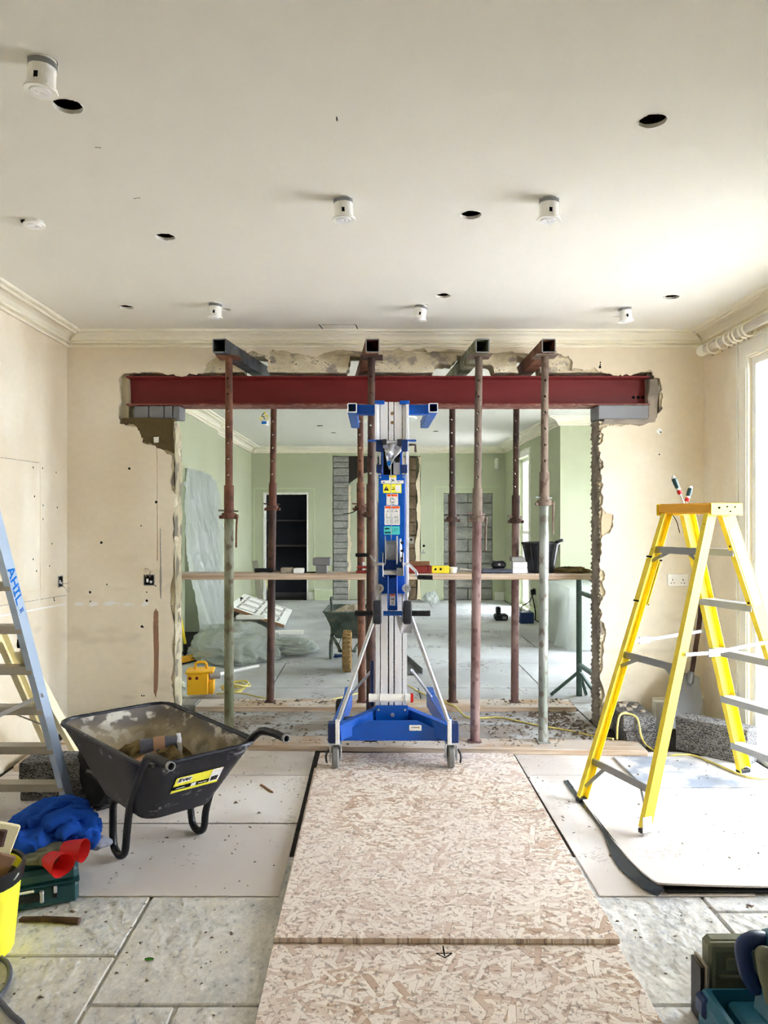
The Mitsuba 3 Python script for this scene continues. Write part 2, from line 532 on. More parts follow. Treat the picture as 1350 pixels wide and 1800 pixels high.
# ceiling with the downlight holes cut through it
holes = [(-0.974, 2.46), (-0.97, 3.60), (-1.536, 4.797), (0.417, 4.55), (0.427, 3.34), (0.928, 2.55), (1.777, 4.576), (-0.925, 4.86)]
lights = [(-0.952, 2.22), (-1.50, 3.41), (-0.122, 3.175), (0.728, 3.175), (-0.964, 4.72), (0.303, 4.77), (1.576, 4.81)]
cp = sbox(XL - 0.3, -2.0, XR + 0.3, YW)
for i, (hx, hy) in enumerate(holes):
    cp = cp.difference(Point(hx, hy).buffer(0.046 if i < 7 else 0.03, 16))
for lx, ly in lights:
    cp = cp.difference(Point(lx, ly).buffer(0.041, 16))
m = ext(cp, 0.0125)
m.apply_translation([0, 0, H])
struct('ceiling', m, 'm_ceiling', label='off-white plasterboard ceiling with round downlight holes')
# torn paper rims of the holes
for i, (hx, hy) in enumerate(holes[:7]):
    a = np.linspace(0, 2 * math.pi, 26, endpoint=False)
    wob = 0.0475 + 0.0025 * np.sin(a * 3 + i) + rng.normal(0, 0.0009, 26)
    rim = Polygon([(hx + r * math.cos(t), hy + r * math.sin(t)) for r, t in zip(wob, a)]).difference(Point(hx, hy).buffer(0.0455, 16))
    mm = ext(rim, 0.002)
    mm.apply_translation([0, 0, H - 0.002])
    part('ceiling', 'hole_rim', mm, 'm_white')
# scored outline of a patch by the cornice and two small nicks
for a, b in (((-0.365, 5.22), (-0.345, 5.36)), ((-0.115, 5.22), (-0.105, 5.34))):
    part('ceiling', 'scored_line', bar((*a, H - .0005), (*b, H - .0005), 0.006, 0.002), 'm_void')
part('ceiling', 'scored_line', bar((-0.36, 5.225, H - .0005), (-0.11, 5.225, H - .0005), 0.003, 0.002), 'm_concrete')
part('ceiling', 'nick', bar((-0.118, 2.525, H - .0005), (-0.118, 2.55, H - .0005), 0.004, 0.002), 'm_void')
part('ceiling', 'nick', bar((-0.985, 2.73, H - .0005), (-0.965, 2.735, H - .0005), 0.004, 0.002), 'm_concrete')
part('ceiling', 'nick', bar((-0.985, 3.17, H - .0005), (-0.955, 3.16, H - .0005), 0.003, 0.002), 'm_concrete')
struct('roof_void', box(-3.2, 4.6, -2.5, 16.2, 3.05, 3.15), 'm_void')
for k in range(9):
    part('roof_void', 'joist', box(XL - 0.3, XR + 0.3, 0.9 + 0.6 * k, 0.945 + 0.6 * k, 2.90, 3.05), 'm_brown')

struct('wall_left', box(XL - 0.3, XL, -2.0, YB, 0, 3.05), 'm_cream')
struct('wall_behind', box(XL - 0.3, XR + 0.3, -2.3, -2.0, 0, 3.05), 'm_cream')

def wall_with_openings(x0, x1, ya, yb, z1, openings):
    p = sbox(ya, 0, yb, z1)
    for (a, b, c, d) in openings:
        p = p.difference(sbox(a, c, b, d))
    return yz(p, x0, x1)

WIN = (2.95, 4.83, 0.0, 2.51)
struct('wall_right', wall_with_openings(XR, XR + 0.3, -2.0, YB, 3.05, [WIN]), 'm_cream')

# the dividing wall: a plaster skin broken back around the hole, the rough core behind it, plaster on the far side
H1 = [(-1.428, 0), (-1.424, 0.125), (-1.432, 0.328), (-1.42, 0.735), (-1.428, 1.142), (-1.42, 1.549), (-1.432, 1.834), (-1.444, 1.956), (-1.493, 1.988), (-1.574, 2.021),
      (-1.648, 2.045), (-1.684, 2.151), (-1.749, 2.167), (-1.81, 2.183), (-1.822, 2.22), (-1.806, 2.362), (-1.798, 2.525), (-1.688, 2.541), (-1.599, 2.55), (-1.444, 2.533),
      (-1.261, 2.529), (-1.212, 2.545), (-1.159, 2.631), (-1.107, 2.668), (-0.997, 2.696), (-0.875, 2.7), (-0.753, 2.68), (-0.631, 2.704), (-0.509, 2.68), (-0.366, 2.68),
      (-0.264, 2.708), (-0.175, 2.7), (-0.061, 2.684), (0.142, 2.7), (0.427, 2.7), (0.59, 2.708), (0.753, 2.696), (0.997, 2.7), (1.18, 2.692), (1.322, 2.7), (1.403, 2.668),
      (1.428, 2.566), (1.505, 2.558), (1.587, 2.586), (1.648, 2.545), (1.77, 2.533), (1.892, 2.541), (2.006, 2.545), (2.054, 2.505), (2.071, 2.403), (2.054, 2.261),
      (2.022, 2.192), (1.932, 2.167), (1.81, 2.175), (1.668, 2.151), (1.631, 2.118), (1.648, 2.057), (1.627, 1.956), (1.656, 1.874), (1.648, 1.752), (1.635, 1.589),
      (1.721, 1.528), (1.705, 1.427), (1.639, 1.366), (1.627, 1.142), (1.656, 1.061), (1.648, 0.939), (1.627, 0.776), (1.664, 0.654), (1.639, 0.41), (1.648, 0.206), (1.619, 0)]
h1 = Polygon(jitter_line(H1, 0.010, 3, 3)).buffer(0)
h1 = unary_union([h1, sbox(-1.42, -0.2, 1.62, 0.3)])
outer = sbox(XL, 0, XR, 3.05)
struct('wall_back', xz(outer.difference(h1), YW, YW + 0.018), 'm_cream', label='cream plastered wall with a wide knocked-through opening')
# core: jambs, beam pocket, slots for the needles
jl, jr = [], []
for z in np.arange(-0.1, 2.34, 0.012):
    jl.append((-1.420 + 0.010 * (meshkit.fbm(V(z * 9, 0, 0), 3, 5) - 0.5) * 2, z))
for z in np.arange(2.34, -0.1, -0.006):
    tooth = 0.011 * (abs(((z / 0.030) % 1.0) - 0.5) * 2) ** 0.6
    jr.append((1.618 + tooth + 0.014 * (meshkit.fbm(V(z * 5, 3, 0), 3, 8) - 0.5), z))
hole = Polygon(jl + jr).buffer(0)
slots = [Polygon(jitter_line(q, 0.008, 2, 11 + i)).buffer(0) for i, q in enumerate([
    [(-0.93, 2.5), (-0.925, 2.62), (-0.90, 2.672), (-0.77, 2.672), (-0.745, 2.61), (-0.75, 2.5)],
    [(-0.20, 2.5), (-0.17, 2.58), (-0.165, 2.668), (0.02, 2.670), (0.01, 2.5)],
    [(0.395, 2.5), (0.43, 2.56), (0.44, 2.60), (0.57, 2.606), (0.60, 2.672), (0.76, 2.672), (0.80, 2.61), (0.86, 2.60), (0.875, 2.5)],
    [(1.03, 2.5), (1.035, 2.672), (1.18, 2.672), (1.20, 2.60), (1.22, 2.5)]])]
hole = unary_union([hole, sbox(-1.815, 2.20, 2.055, 2.55)] + slots)
core = sbox(XL, 0, XR, 3.05).difference(hole)
cm = xz(core.intersection(sbox(-1.95, 0, 2.2, 2.80)), YW + 0.018, YB - 0.02)
front = lambda v: np.where((v[:, 0] > -1.93) & (v[:, 0] < 2.18) & (v[:, 2] < 2.78) & (v[:, 2] > 0.01), 1.0, 0.0)
cmr = rough(cm, 0.010, 14, 4, front, 0.05)
struct('wall_back__masonry', cmr, 'm_masonry', smooth=False, label='rough cream rubble masonry laid bare above the steel beam')
labels['wall_back__masonry'].pop('kind')
far_skin = outer.difference(hole.buffer(0.004))
struct('wall_far_side', xz(far_skin, YB - 0.02, YB), 'm_green')
# reveals of the jambs, rough facing on the core
for side, xs, seed in (('left', -1.42, 2), ('right', 1.622, 6)):
    zs = np.arange(0.0, 2.215, 0.0075)
    ys = np.linspace(YW + 0.004, YB - 0.004, 22)
    def rev(u, v, side=side, seed=seed):
        y = ys[0] + (ys[-1] - ys[0]) * v
        z = u * (2.02 if side == 'left' else 2.205)
        P = np.stack([y * 9, z * 9, z * 0 + seed], -1)
        n = meshkit.fbm(P, 4, seed) - 0.5
        if side == 'right':
            edge = np.minimum(v, 1 - v)
            tooth = 0.020 * (abs(((z + 0.18 * (y - YW)) / 0.034 % 1.0) - 0.5) * 2) ** 0.8
            x = 1.622 - 0.010 + tooth * np.exp(-edge * 7) + 0.012 * n + 0.004 * np.sin(z * 60 + 14 * y)
        else:
            x = -1.416 + 0.026 * n
        return np.stack([x, y, z], -1)
    m = sheet(rev, 300, 24)
    if side == 'left':
        m.invert()
    part('wall_back', 'jamb_facing', m, 'm_reveal', False, 'ragged broken edge of the opening')
# exposed plaster undercoat patches and repairs on the near face
def patch(pts, y, t, m, name, seed=0, amp=0.006, label=None):
    part('wall_back', name, xz(Polygon(jitter_line(pts, amp, 2, seed)).buffer(0), y, y + t), m, False, label)
patch([(1.64, 1.59), (1.72, 1.53), (1.703, 1.43), (1.64, 1.37)], YW + .008, .009, 'm_pinkplaster', 'bare_patch', 1, label='patch of bare pinkish undercoat')
patch([(-1.567, 0.83), (-1.549, 0.86), (-1.532, 0.84), (-1.536, 0.3), (-1.55, 0.22), (-1.566, 0.26)], YW - .0015, .004, 'm_chase', 'chase_strip', 2, 0.003, 'brown strip where trunking was removed')
patch([(-2.17, 1.0), (-1.57, 0.995), (-1.552, 0.95), (-1.553, 0.905), (-1.6, 0.89), (-2.17, 0.895)], YW - .001, .003, 'm_cream', 'dado_repair', 3, 0.004)
for i, (x0, x1, z) in enumerate([(-2.14, -2.06, .892), (-2.03, -1.96, .893), (-1.93, -1.80, .898), (-1.79, -1.70, .888), (-1.66, -1.60, .893)]):
    patch([(x0, z - .012), (x0 + .02, z + .01), ((x0 + x1) / 2, z + .016), (x1 - .01, z + .008), (x1, z - .008), ((x0 + x1) / 2, z - .014)], YW - .002, .003, 'm_white', 'filler_smear', 20 + i, 0.006)
patch([(-1.545, 2.03), (-1.541, 2.03), (-1.537, 1.2), (-1.543, 1.2)], YW - .0008, .002, 'm_chase', 'hairline_crack', 31, 0.002)
patch([(-1.52, 1.43), (-1.515, 1.43), (-1.512, 0.93), (-1.519, 0.93)], YW - .0008, .002, 'm_concrete', 'hairline_crack', 32, 0.002)
dots = [(-1.547, 1.62), (-1.655, 1.45), (-1.552, 1.02), (-2.02, 0.975), (-2.02, 0.91), (-1.615, 0.975), (-1.615, 0.915), (-1.90, 1.03), (-1.64, 0.725), (-1.65, .73), (-1.635, 0.235), (-1.65, 0.235), (-1.94, 1.33),
        (1.628, 2.618), (1.628, 2.602), (1.626, 2.585), (2.06, 2.12), (1.81, 0.52), (-1.74, 1.86), (2.05, 1.96)]
for i, (x, z) in enumerate(dots):
    part('wall_back', 'screw_hole', cyl((x, YW - .0012, z), (x, YW + .002, z), 0.0055 + 0.004 * (i % 3 == 0), n=8), 'm_dark')
patch([(2.03, 2.13), (2.055, 2.15), (2.075, 2.125), (2.05, 2.10)], YW - .001, .002, 'm_white', 'plaster_chip', 41, 0.003)
for i, (y, z) in enumerate([(4.95, 1.83), (5.09, 1.835), (5.31, 1.82), (4.97, 1.645), (5.10, 1.59), (5.33, 1.58), (5.10, 1.50), (4.95, 1.24), (4.65, 1.225), (5.2, 1.18), (5.0, 1.16), (5.28, 0.94), (4.80, .80), (4.88, .72), (4.84, .735), (5.24, 1.33), (5.27, .955)]):
    part('wall_left', 'screw_hole', cyl((XL + .0012, y, z), (XL - .002, y, z), 0.0065, n=8), 'm_dark')
def left_line(y0, z0, y1, z1, w, m, name):
    part('wall_left', name, bar((XL + .0004, y0, z0), (XL + .0004, y1, z1), 0.002, w), m)
left_line(4.3, 1.862, 5.05, 1.872, .006, 'm_plaster_edge', 'board_joint')
left_line(4.4, 1.858, 5.03, 1.866, .003, 'm_concrete', 'board_joint')
left_line(5.05, 1.88, 5.06, 0.95, .004, 'm_plaster_edge', 'board_joint')
left_line(4.3, 1.06, 5.48, 1.012, .004, 'm_plaster_edge', 'board_joint')
left_line(4.5, .99, 5.48, .955, .003, 'm_concrete', 'board_joint')
left_line(4.5, .93, 5.48, .895, .008, 'm_white', 'board_joint')

for k_, (a_, b_) in enumerate(((-1.83, -1.762), (1.982, 2.07))):
    part('wall_back', 'pocket_back', rough(box(a_, b_, YW + .06, YB - .022, 2.19, 2.56), .006, 18, k_, None, .05), 'm_reveal', False)
# cement around the left bearing, flush packing under it
cem = Polygon(jitter_line([(-1.79, 2.16), (-1.74, 2.19), (-1.69, 2.16), (-1.655, 2.06), (-1.55, 2.035), (-1.49, 2.0), (-1.43, 1.97), (-1.425, 2.22), (-1.79, 2.225)], .008, 2, 9)).buffer(0)
part('wall_back', 'cement_packing', rough(xz(cem, YW + 0.003, YW + 0.05), 0.007, 16, 3, None, 0.03), 'm_cement', False, 'dark wet-looking cement packed under the bearing')
part('wall_back', 'white_chip', rough(box(-1.565, -1.53, YW - .004, YW + .01, 2.045, 2.085), 0.008, 40, 2, None, .015), 'm_white', False)
cem2 = Polygon(jitter_line([(1.64, 2.17), (1.75, 2.18), (1.9, 2.172), (2.03, 2.19), (2.05, 2.40), (2.04, 2.5), (1.985, 2.5), (1.98, 2.225), (1.66, 2.212)], .007, 2, 12)).buffer(0)
part('wall_back', 'cement_packing', rough(xz(cem2, YW + 0.006, YW + 0.05), 0.006, 16, 7, None, 0.03), 'm_reveal', False, 'grey mortar bed round the right bearing')

# cornice: a profile (distance from the wall, drop below the ceiling)
PROF = [(0, -.094), (.018, -.094), (.022, -.086), (.018, -.078), (.008, -.076), (.008, -.070), (.030, -.066), (.030, -.054), (.022, -.050), (.026, -.044), (.044, -.026), (.072, -.014), (.098, -.012), (.098, -.024), (.112, -.026), (.118, -.020), (.118, -.010), (.134, -.010), (.136, -.016), (.150, -.014), (.155, -.006), (.155, 0), (0, 0)]
def cornice(name, a, b, nrm, m0, m1, s=1.0, z=H, prof=PROF):
    a, b, n = V(*a, 0), V(*b, 0), V(*nrm, 0)
    d = unit(b - a)
    r0 = np.array([a + n * p * s + d * m0 * p * s + V(0, 0, z + q * s) for p, q in prof])
    r1 = np.array([b + n * p * s - d * m1 * p * s + V(0, 0, z + q * s) for p, q in prof])
    m = ring_surface([r0, r1])
    m.fix_normals()
    struct(name, m, 'm_cornice')
cornice('trim_1', (XL, -2), (XL, YW), (1, 0), 1, 1)
cornice('trim_2', (XL, YW), (XR, YW), (0, -1), 1, 1)
cornice('trim_3', (XR, -2), (XR, YW), (-1, 0), 1, 1)

# ---- far room
struct('ceiling_far', box(-2.6, 4.1, YB, FARY + .3, H, H + .02), 'm_ceiling')
NICHE = (8.77, 10.2, 0.0, 2.08)
struct('wall_far_left', wall_with_openings(FXL - 0.12, FXL, YB, 10.64, 3.05, [NICHE]), 'm_green')
struct('niche', cat([box(-2.95, -2.9, 8.5, 10.6, 0, 2.3), box(-2.95, -2.26, 8.55, 8.75, 0, 2.3), box(-2.95, -2.26, 10.21, 10.4, 0, 2.3), box(-2.95, -2.26, 8.55, 10.4, 2.09, 2.2)]), 'm_green')
struct('wall_far_left', box(FXL - 0.40, FXL - 0.10, 10.6, FARY + .3, 0, 3.05), 'm_green')
DOOR = (-1.993, -1.206, 0.0, 1.96)
DOOR2 = (1.31, 2.21, 0.0, 1.98)
CH = (-0.43, 0.64, 0.0, 2.70)
fw = sbox(-2.6, 0, 2.9, 3.05)
for a, b, c, d in (DOOR, DOOR2):
    fw = fw.difference(sbox(a, c, b, d))
fw = fw.difference(sbox(-0.735, 0, 0.885, 2.66))
struct('wall_far', xz(fw, FARY, FARY + .25), 'm_green')
# dark store beyond the left door
struct('store_room', cat([box(-3.2, -0.6, 15.7, 15.9, 0, 2.6), box(-3.2, -0.6, FARY + .25, 15.9, 2.3, 2.5), box(-3.2, -3.0, FARY + .25, 15.9, 0, 2.5), box(-0.8, -0.6, FARY + .25, 15.9, 0, 2.5)]), 'm_dark')
for z in (0.95, 1.45):
    part('store_room', 'shelf', box(-2.9, -0.85, 15.2, 15.65, z, z + .03), 'm_void')
struct('door_1', cat([box(-2.015, -1.985, FARY - .015, FARY + .2, 0, 1.98), box(-1.215, -1.185, FARY - .015, FARY + .2, 0, 1.98), box(-2.015, -1.185, FARY - .015, FARY + .2, 1.95, 1.985)]), 'm_trim')
part('wall_far', 'architrave_scar', cat([box(-2.19, -2.17, FARY - .004, FARY + .002, 0.05, 2.07), box(-1.08, -1.06, FARY - .004, FARY + .002, 0.05, 2.07), box(-2.19, -1.06, FARY - .004, FARY + .002, 2.05, 2.07)]), 'm_green_pale')
part('wall_far', 'architrave_scar', cat([box(1.14, 1.16, FARY - .004, FARY + .002, 0.0, 2.10), box(1.14, 2.36, FARY - .004, FARY + .002, 2.08, 2.10), box(1.29, 1.31, FARY - .006, FARY + .02, 0, 2.0), box(1.29, 2.2, FARY - .006, FARY + .02, 1.975, 2.0)]), 'm_green_pale')
# blockwork in the second doorway and the stripped piers, every block its own part
struct('wall_far__block_backing', box(1.3, 2.22, FARY + .10, FARY + .2, 0, 2.0), 'm_grout')
labels['wall_far__block_backing'].pop('kind')
bshapes = {}
def block_at(parent, x0, x1, y0, y1, z0, z1, m='m_pale_block'):
    part(parent, 'block', box(x0, x1, y0 + rng.uniform(-.004, .004), y1, z0, z1, .006), m, False)
z, k = 0.0, 0
while z < 1.95:
    h = min(0.215, 1.975 - z)
    x = 1.315 - (0.225 if k % 2 else 0)
    while x < 2.205:
        a, b = max(x, 1.315), min(x + .44, 2.205)
        if b - a > .03:
            block_at('wall_far', a, b, FARY + .03, FARY + .12, z + .005, z + h - .005)
        x += .45
    z += .225
    k += 1
z = 0.0
k = 0
while z < 2.62:
    h = (0.105, 0.135, 0.105, 0.115, 0.15)[k % 5]
    block_at('wall_far', -0.725, -0.44, FARY - .01, FARY + .12, z + .004, min(z + h, 2.655) - .004)
    z += h
    k += 1
z = 0.0
while z < 2.6:
    block_at('wall_far', 0.60, 0.80, FARY + .0, FARY + .12, z + .003, min(z + .235, 2.655) - .003, 'm_pier')
    z += .24
struct('wall_far__recess', box(-0.74, 0.9, FARY + .12, FARY + .2, 0, 2.7), 'm_green')
labels['wall_far__recess'].pop('kind')
part('wall_far', 'lintel', xz(Polygon([(-0.44, 2.655), (-0.44, 2.15), (-0.2, 2.33), (0.0, 2.40), (0.6, 2.42), (0.6, 2.655)]), FARY + .03, FARY + .118), 'm_void', False, 'dark rough lintel over the stripped recess')
part('wall_far', 'ragged_plaster', xz(Polygon(jitter_line([(-0.445, 0), (-0.445, 2.1), (-0.415, 2.12), (-0.40, 1.7), (-0.425, 1.2), (-0.40, 0.7), (-0.43, 0)], .012, 3, 5)).buffer(0), FARY - .012, FARY + .03), 'm_plaster_edge', False)
part('wall_far', 'ragged_plaster', xz(Polygon(jitter_line([(0.81, 0), (0.80, 0.8), (0.84, 1.4), (0.80, 2.2), (0.87, 2.4), (0.83, 2.65), (0.89, 2.65), (0.89, 0)], .012, 3, 6)).buffer(0), FARY - .008, FARY + .10), 'm_plaster_edge', False)
part('wall_far', 'stud', box(0.55, 0.6, FARY + .0, FARY + .1, 0, 2.64), 'm_wood', False)
# right side: bay beside the opening, then the window wall
struct('wall_bay_end', box(FXR, 4.1, 10.0, 10.25, 0, 3.05), 'm_green')
WIN3 = (11.95, 13.15, 0.05, 2.50)
struct('wall_far_right', wall_with_openings(FXR, FXR + .3, 10.0, FARY + .3, 3.05, [WIN3]), 'm_green')
BAYW = (6.7, 9.1, 0.40, 2.45)
struct('wall_bay', wall_with_openings(3.8, 4.1, YW, 10.25, 3.05, [BAYW]), 'm_green')
struct('wall_bay_near', box(XR + .3, 4.1, YW, YB, 0, 3.05), 'm_green')
cornice('trim_4', (FXL, YB), (FXL, 10.64), (1, 0), 1, 0, 1.15)
cornice('trim_5', (FXL - .1, 10.64), (FXL - .1, FARY), (1, 0), -1, 1, 1.15)
cornice('trim_6', (FXL - .1, FARY), (FXR, FARY), (0, -1), 1, 1, 1.15)
cornice('trim_7', (FXR, 10.0), (FXR, FARY), (-1, 0), -1, 1, 1.15)
cornice('trim_8', (FXR, 10.0), (3.8, 10.0), (0, -1), -1, 1, 1.15)
struct('baseboard_far', box(FXL, -2.0, FARY - .02, FARY, 0, .15), 'm_trim')
struct('baseboard_far', box(-1.18, -0.75, FARY - .02, FARY, 0, .15), 'm_trim')
struct('baseboard_far', box(2.25, FXR, FARY - .02, FARY, 0, .15), 'm_trim')
struct('baseboard_far', box(FXR - .02, FXR, 10.0, 11.9, 0, .17, .006), 'm_green_pale')
struct('baseboard_far', box(FXR - .02, FXR, 13.2, FARY, 0, .17, .006), 'm_green_pale')
struct('baseboard_back', box(2.0, XR, YW - .02, YW, 0, .225, .004), 'm_trim')

# ---- floors
struct('floor', box(XL - .3, XR + .3, -2.3, 3.42, -.12, -.012), 'm_grout', label='stone floor, uncovered in the foreground')
tiles = []
def row(y0, y1, xs):
    for a, b in zip(xs[:-1], xs[1:]):
        tiles.append((a, b, y0, y1))
row(2.64, 3.42, [XL, -1.60, -.878]); row(1.87, 2.64, [XL, -1.45, -.878])
row(2.372, 3.42, [-.878, -.20, .45, 1.305]); row(1.6, 2.372, [-.878, -.605, .1, .8, 1.6, XR])
row(2.935, 3.42, [1.305, 1.95, XR]); row(2.372, 2.935, [1.305, 2.0, XR])
row(1.1, 1.87, [XL, -1.5, -.878]); row(.85, 1.6, [-.878, 0, .9, 1.7, XR]); row(.1, .85, [XL, -1.2, -.3, .6, 1.5, XR]); row(.85, 1.1, [XL, -.878])
for (a, b, c, d) in tiles:
    m = box(a + .006, b - .006, c + .006, d - .006, -.03, 0, .004)
    part('floor', 'tile', m, 'm_stone', False)
struct('floor_far', box(-3.3, 4.3, 3.42, 16.2, -.12, 0), 'm_joint')
struct('ground', box(XR + .3, 60, -40, 60, -.4, -.2), 'm_floor')
struct('ground', box(-60, XL - .3, -40, 60, -.4, -.2), 'm_floor')

def board(x0, x1, y0, y1, label, group, mt='m_floor', t=.006, cat_='floor board', z=0, name='protection_board'):
    key = single(name, box(x0, x1, y0, y1, z + .0005, z + t, .002), mt, label, cat_, group, False)
    return key
G = 'pale boards covering the floor of the near room'
board(XL + .03, -.37, 3.049, 3.768, 'pale dusty floor board under the wheelbarrow legs, next to the stone tiles', G)
board(XL + .03, -.37, 3.782, 4.480, 'pale floor board behind the black wheelbarrow, left of the chipboard path', G)
board(XL + .03, -.37, 4.490, 4.99, 'narrow pale floor board in front of the timber plank, left of the chipboard path', G)
board(.90, 1.52, 3.049, 4.480, 'pale floor board between the chipboard path and the raised sheet', G)
board(.90, 2.3, 4.490, 4.93, 'pale floor board in front of the timber plank, right of the chipboard path', G)
G2 = 'dusty boards in the opening'
board(-1.40, -.19, 5.14, 5.585, 'dirty floor board in the opening on the left, strewn with rubble', G2, 'm_far_floor')
board(-.18, 1.60, 5.14, 5.585, 'dirty floor board in the opening behind the blue lift', G2, 'm_far_floor')
board(-1.40, .0, 5.595, 5.97, 'dirty floor board in the opening beside the left jamb, behind the first', G2, 'm_far_floor')
board(.01, 1.60, 5.595, 5.97, 'dirty floor board in the opening beside the right jamb', G2, 'm_far_floor')
board(1.61, 3.75, 5.72, 6.232, 'dusty floor board in the far room just behind the right jamb, under the trestle', G2, 'm_far_floor')
board(-2.1, -1.41, 5.72, 6.232, 'dusty floor board in the far room just behind the left jamb', G2, 'm_far_floor')
G3 = 'grey boards covering the floor of the far room'
ys = [6.24, 6.80, 7.98, 8.95, 10.29, 11.6, 12.8, 14.15]
xsets = [[-2.1, .4, 2.4, 3.75], [-2.1, -.9, 1.5, 3.75], [-2.1, .1, 3.75], [-2.1, -.4, 1.9, 3.75], [-2.1, .6, 2.4], [-2.1, -.1, 2.4], [-2.1, 1.0, 2.4]]
words = ['nearest row, just beyond the opening', 'second row, in front of the plastic heap', 'third row, under the green barrow', 'fourth row, by the plastic-covered doorway', 'fifth row, under the loose door', 'sixth row', 'last row, along the far wall']
for r in range(7):
    n = len(xsets[r]) - 1
    for q in range(n):
        side = {2: ['left', 'right'], 3: ['left', 'middle', 'right']}[n][q]
        board(xsets[r][q] + .004, xsets[r][q + 1] - .004, ys[r] + .006, ys[r + 1] - .006, f'grey far-room floor board, {words[r]}, {side} piece', G3, 'm_far_floor')

# ---- windows: frames and panes
def glazed(name, x, y0, y1, z0, z1, cols, rows, fw=.07, d=.06, mt='m_gloss_white'):
    o = sbox(y0, z0, y1, z1)
    cw = (y1 - y0 - fw * (cols + 1)) / cols
    rh = (z1 - z0 - fw * (rows + 1)) / rows
    for i in range(cols):
        for j in range(rows):
            a, c = y0 + fw + i * (cw + fw), z0 + fw + j * (rh + fw)
            o = o.difference(sbox(a, c, a + cw, c + rh))
    struct(name, yz(o, x, x + d), mt)
    for i in range(cols):
        for j in range(rows):
            a, c = y0 + fw + i * (cw + fw), z0 + fw + j * (rh + fw)
            q = sheet(lambda u, v: np.stack([u * 0 + x + d / 2, a - .01 + (cw + .02) * u, c - .01 + (rh + .02) * v], -1), 2, 2)
            part(name, 'pane', q, 'm_glass', False)
glazed('window_1', XR + .015, *WIN, 2, 1, .045)
glazed('window_3', FXR + .12, *WIN3, 2, 2, .05)
glazed('window_4', 3.8 + .12, *BAYW, 3, 2, .07)
# architrave of the tall window: stepped boards
def archi(name, x, y0, y1, z0, z1, w):
    for k, (o0, o1, t) in enumerate(((0, w, .012), (.012, w - .03, .020), (w - .022, w, .026))):
        p = sbox(y0 - o1, z0, y1 + o1, z1 + o1).difference(sbox(y0 - o0, z0 - 1, y1 + o0, z1 + o0))
        m = yz(p, x - t, x)
        if k == 0:
            struct(name, m, 'm_trim')
            key = name
        else:
            part(name, 'moulding', m, 'm_trim', False)
archi('trim_9', XR, WIN[0], WIN[1], 0, WIN[3], .13)
archi('trim_10', FXR, WIN3[0], WIN3[1], 0, WIN3[3], .11)

# ------------------------------------------------------------------ steel beam and its bearings
def i_section(x0, x1, yc, z0, z1, bw, tf, tw):
    r = .010
    p = unary_union([sbox(yc - bw / 2, z0, yc + bw / 2, z0 + tf), sbox(yc - bw / 2, z1 - tf, yc + bw / 2, z1), sbox(yc - tw / 2, z0, yc + tw / 2, z1)])
    p = p.buffer(r).buffer(-r)
    return yz(p, x0, x1)
beam = thing('steel_beam', 'long red oxide steel beam spanning the knocked-through opening', 'steel beam')
part(beam, 'section', i_section(-1.765, 1.985, 5.608, 2.3145, 2.5235, .205, .011, .008), 'm_oxide')
for x in (1.90, 1.935, 1.968):
    part(beam, 'bolt_hole', cyl((x, 5.600, 2.385), (x, 5.605, 2.385), .011, n=14), 'm_dark')
ps = thing('padstone', 'left bearing of grey engineering bricks on end under the red beam', 'padstone')
xs = [-1.72, -1.612, -1.503, -1.44, -1.385]
for a, b in zip(xs[:-1], xs[1:]):
    part(ps, 'brick', box(a + .003, b - .003, 5.535 + rng.uniform(-.006, .006), 5.70, 2.222, 2.313, .004), 'm_padstone', False)
single('padstone', box(1.612, 1.973, 5.492, 5.70, 2.213, 2.313, .006), 'm_padstone', 'smooth grey concrete padstone under the right end of the red beam', 'padstone', smooth=False)

mat('m_steel_dark', proc(rust_fn((54, 60, 68), (84, 92, 100), (96, 84, 74), 37)), 0.45, 0.4, 0.4)
# ------------------------------------------------------------------ needles: square steel tubes through the wall
def shs(p0, p1, s, t):
    o = sbox(-s / 2, -s / 2, s / 2, s / 2).buffer(-.008).buffer(.008)
    o = o.difference(o.buffer(-t))
    p0, p1 = V(*p0), V(*p1)
    m = ext(o, np.linalg.norm(p1 - p0))
    M = np.eye(4)
    M[:3, :3], M[:3, 3] = frame(p1 - p0), p0
    m.apply_transform(M)
    return m
NZ = 2.61
needles = [(-.983, -.775, 'm_steel_dark', 'dark square steel tube, leftmost of the four resting on the props'), (0.0, -.10, 'm_rust', 'square steel tube with a rusty underside above the blue lift'),
           (.705, .628, 'm_rust_green', 'greyish square steel tube, third of the four from the left'), (1.129, 1.142, 'm_rust', 'square steel tube, rightmost of the four, nearest the window wall')]
for x0, x1, m, lab in needles:
    d = (x1 - x0) / 1.30
    k = thing('needle_beam', lab, 'steel tube', 'square steel tubes carrying the wall on props')
    part(k, 'tube', shs((x0, 4.93, NZ), (x0 + d * 1.5, 6.43, NZ), .09, .006), m)
    part(k, 'rim', shs((x0 + d * -.001, 4.9285, NZ), (x0, 4.93, NZ), .0895, .007), 'm_grey_metal', label='bare cut end of the tube')

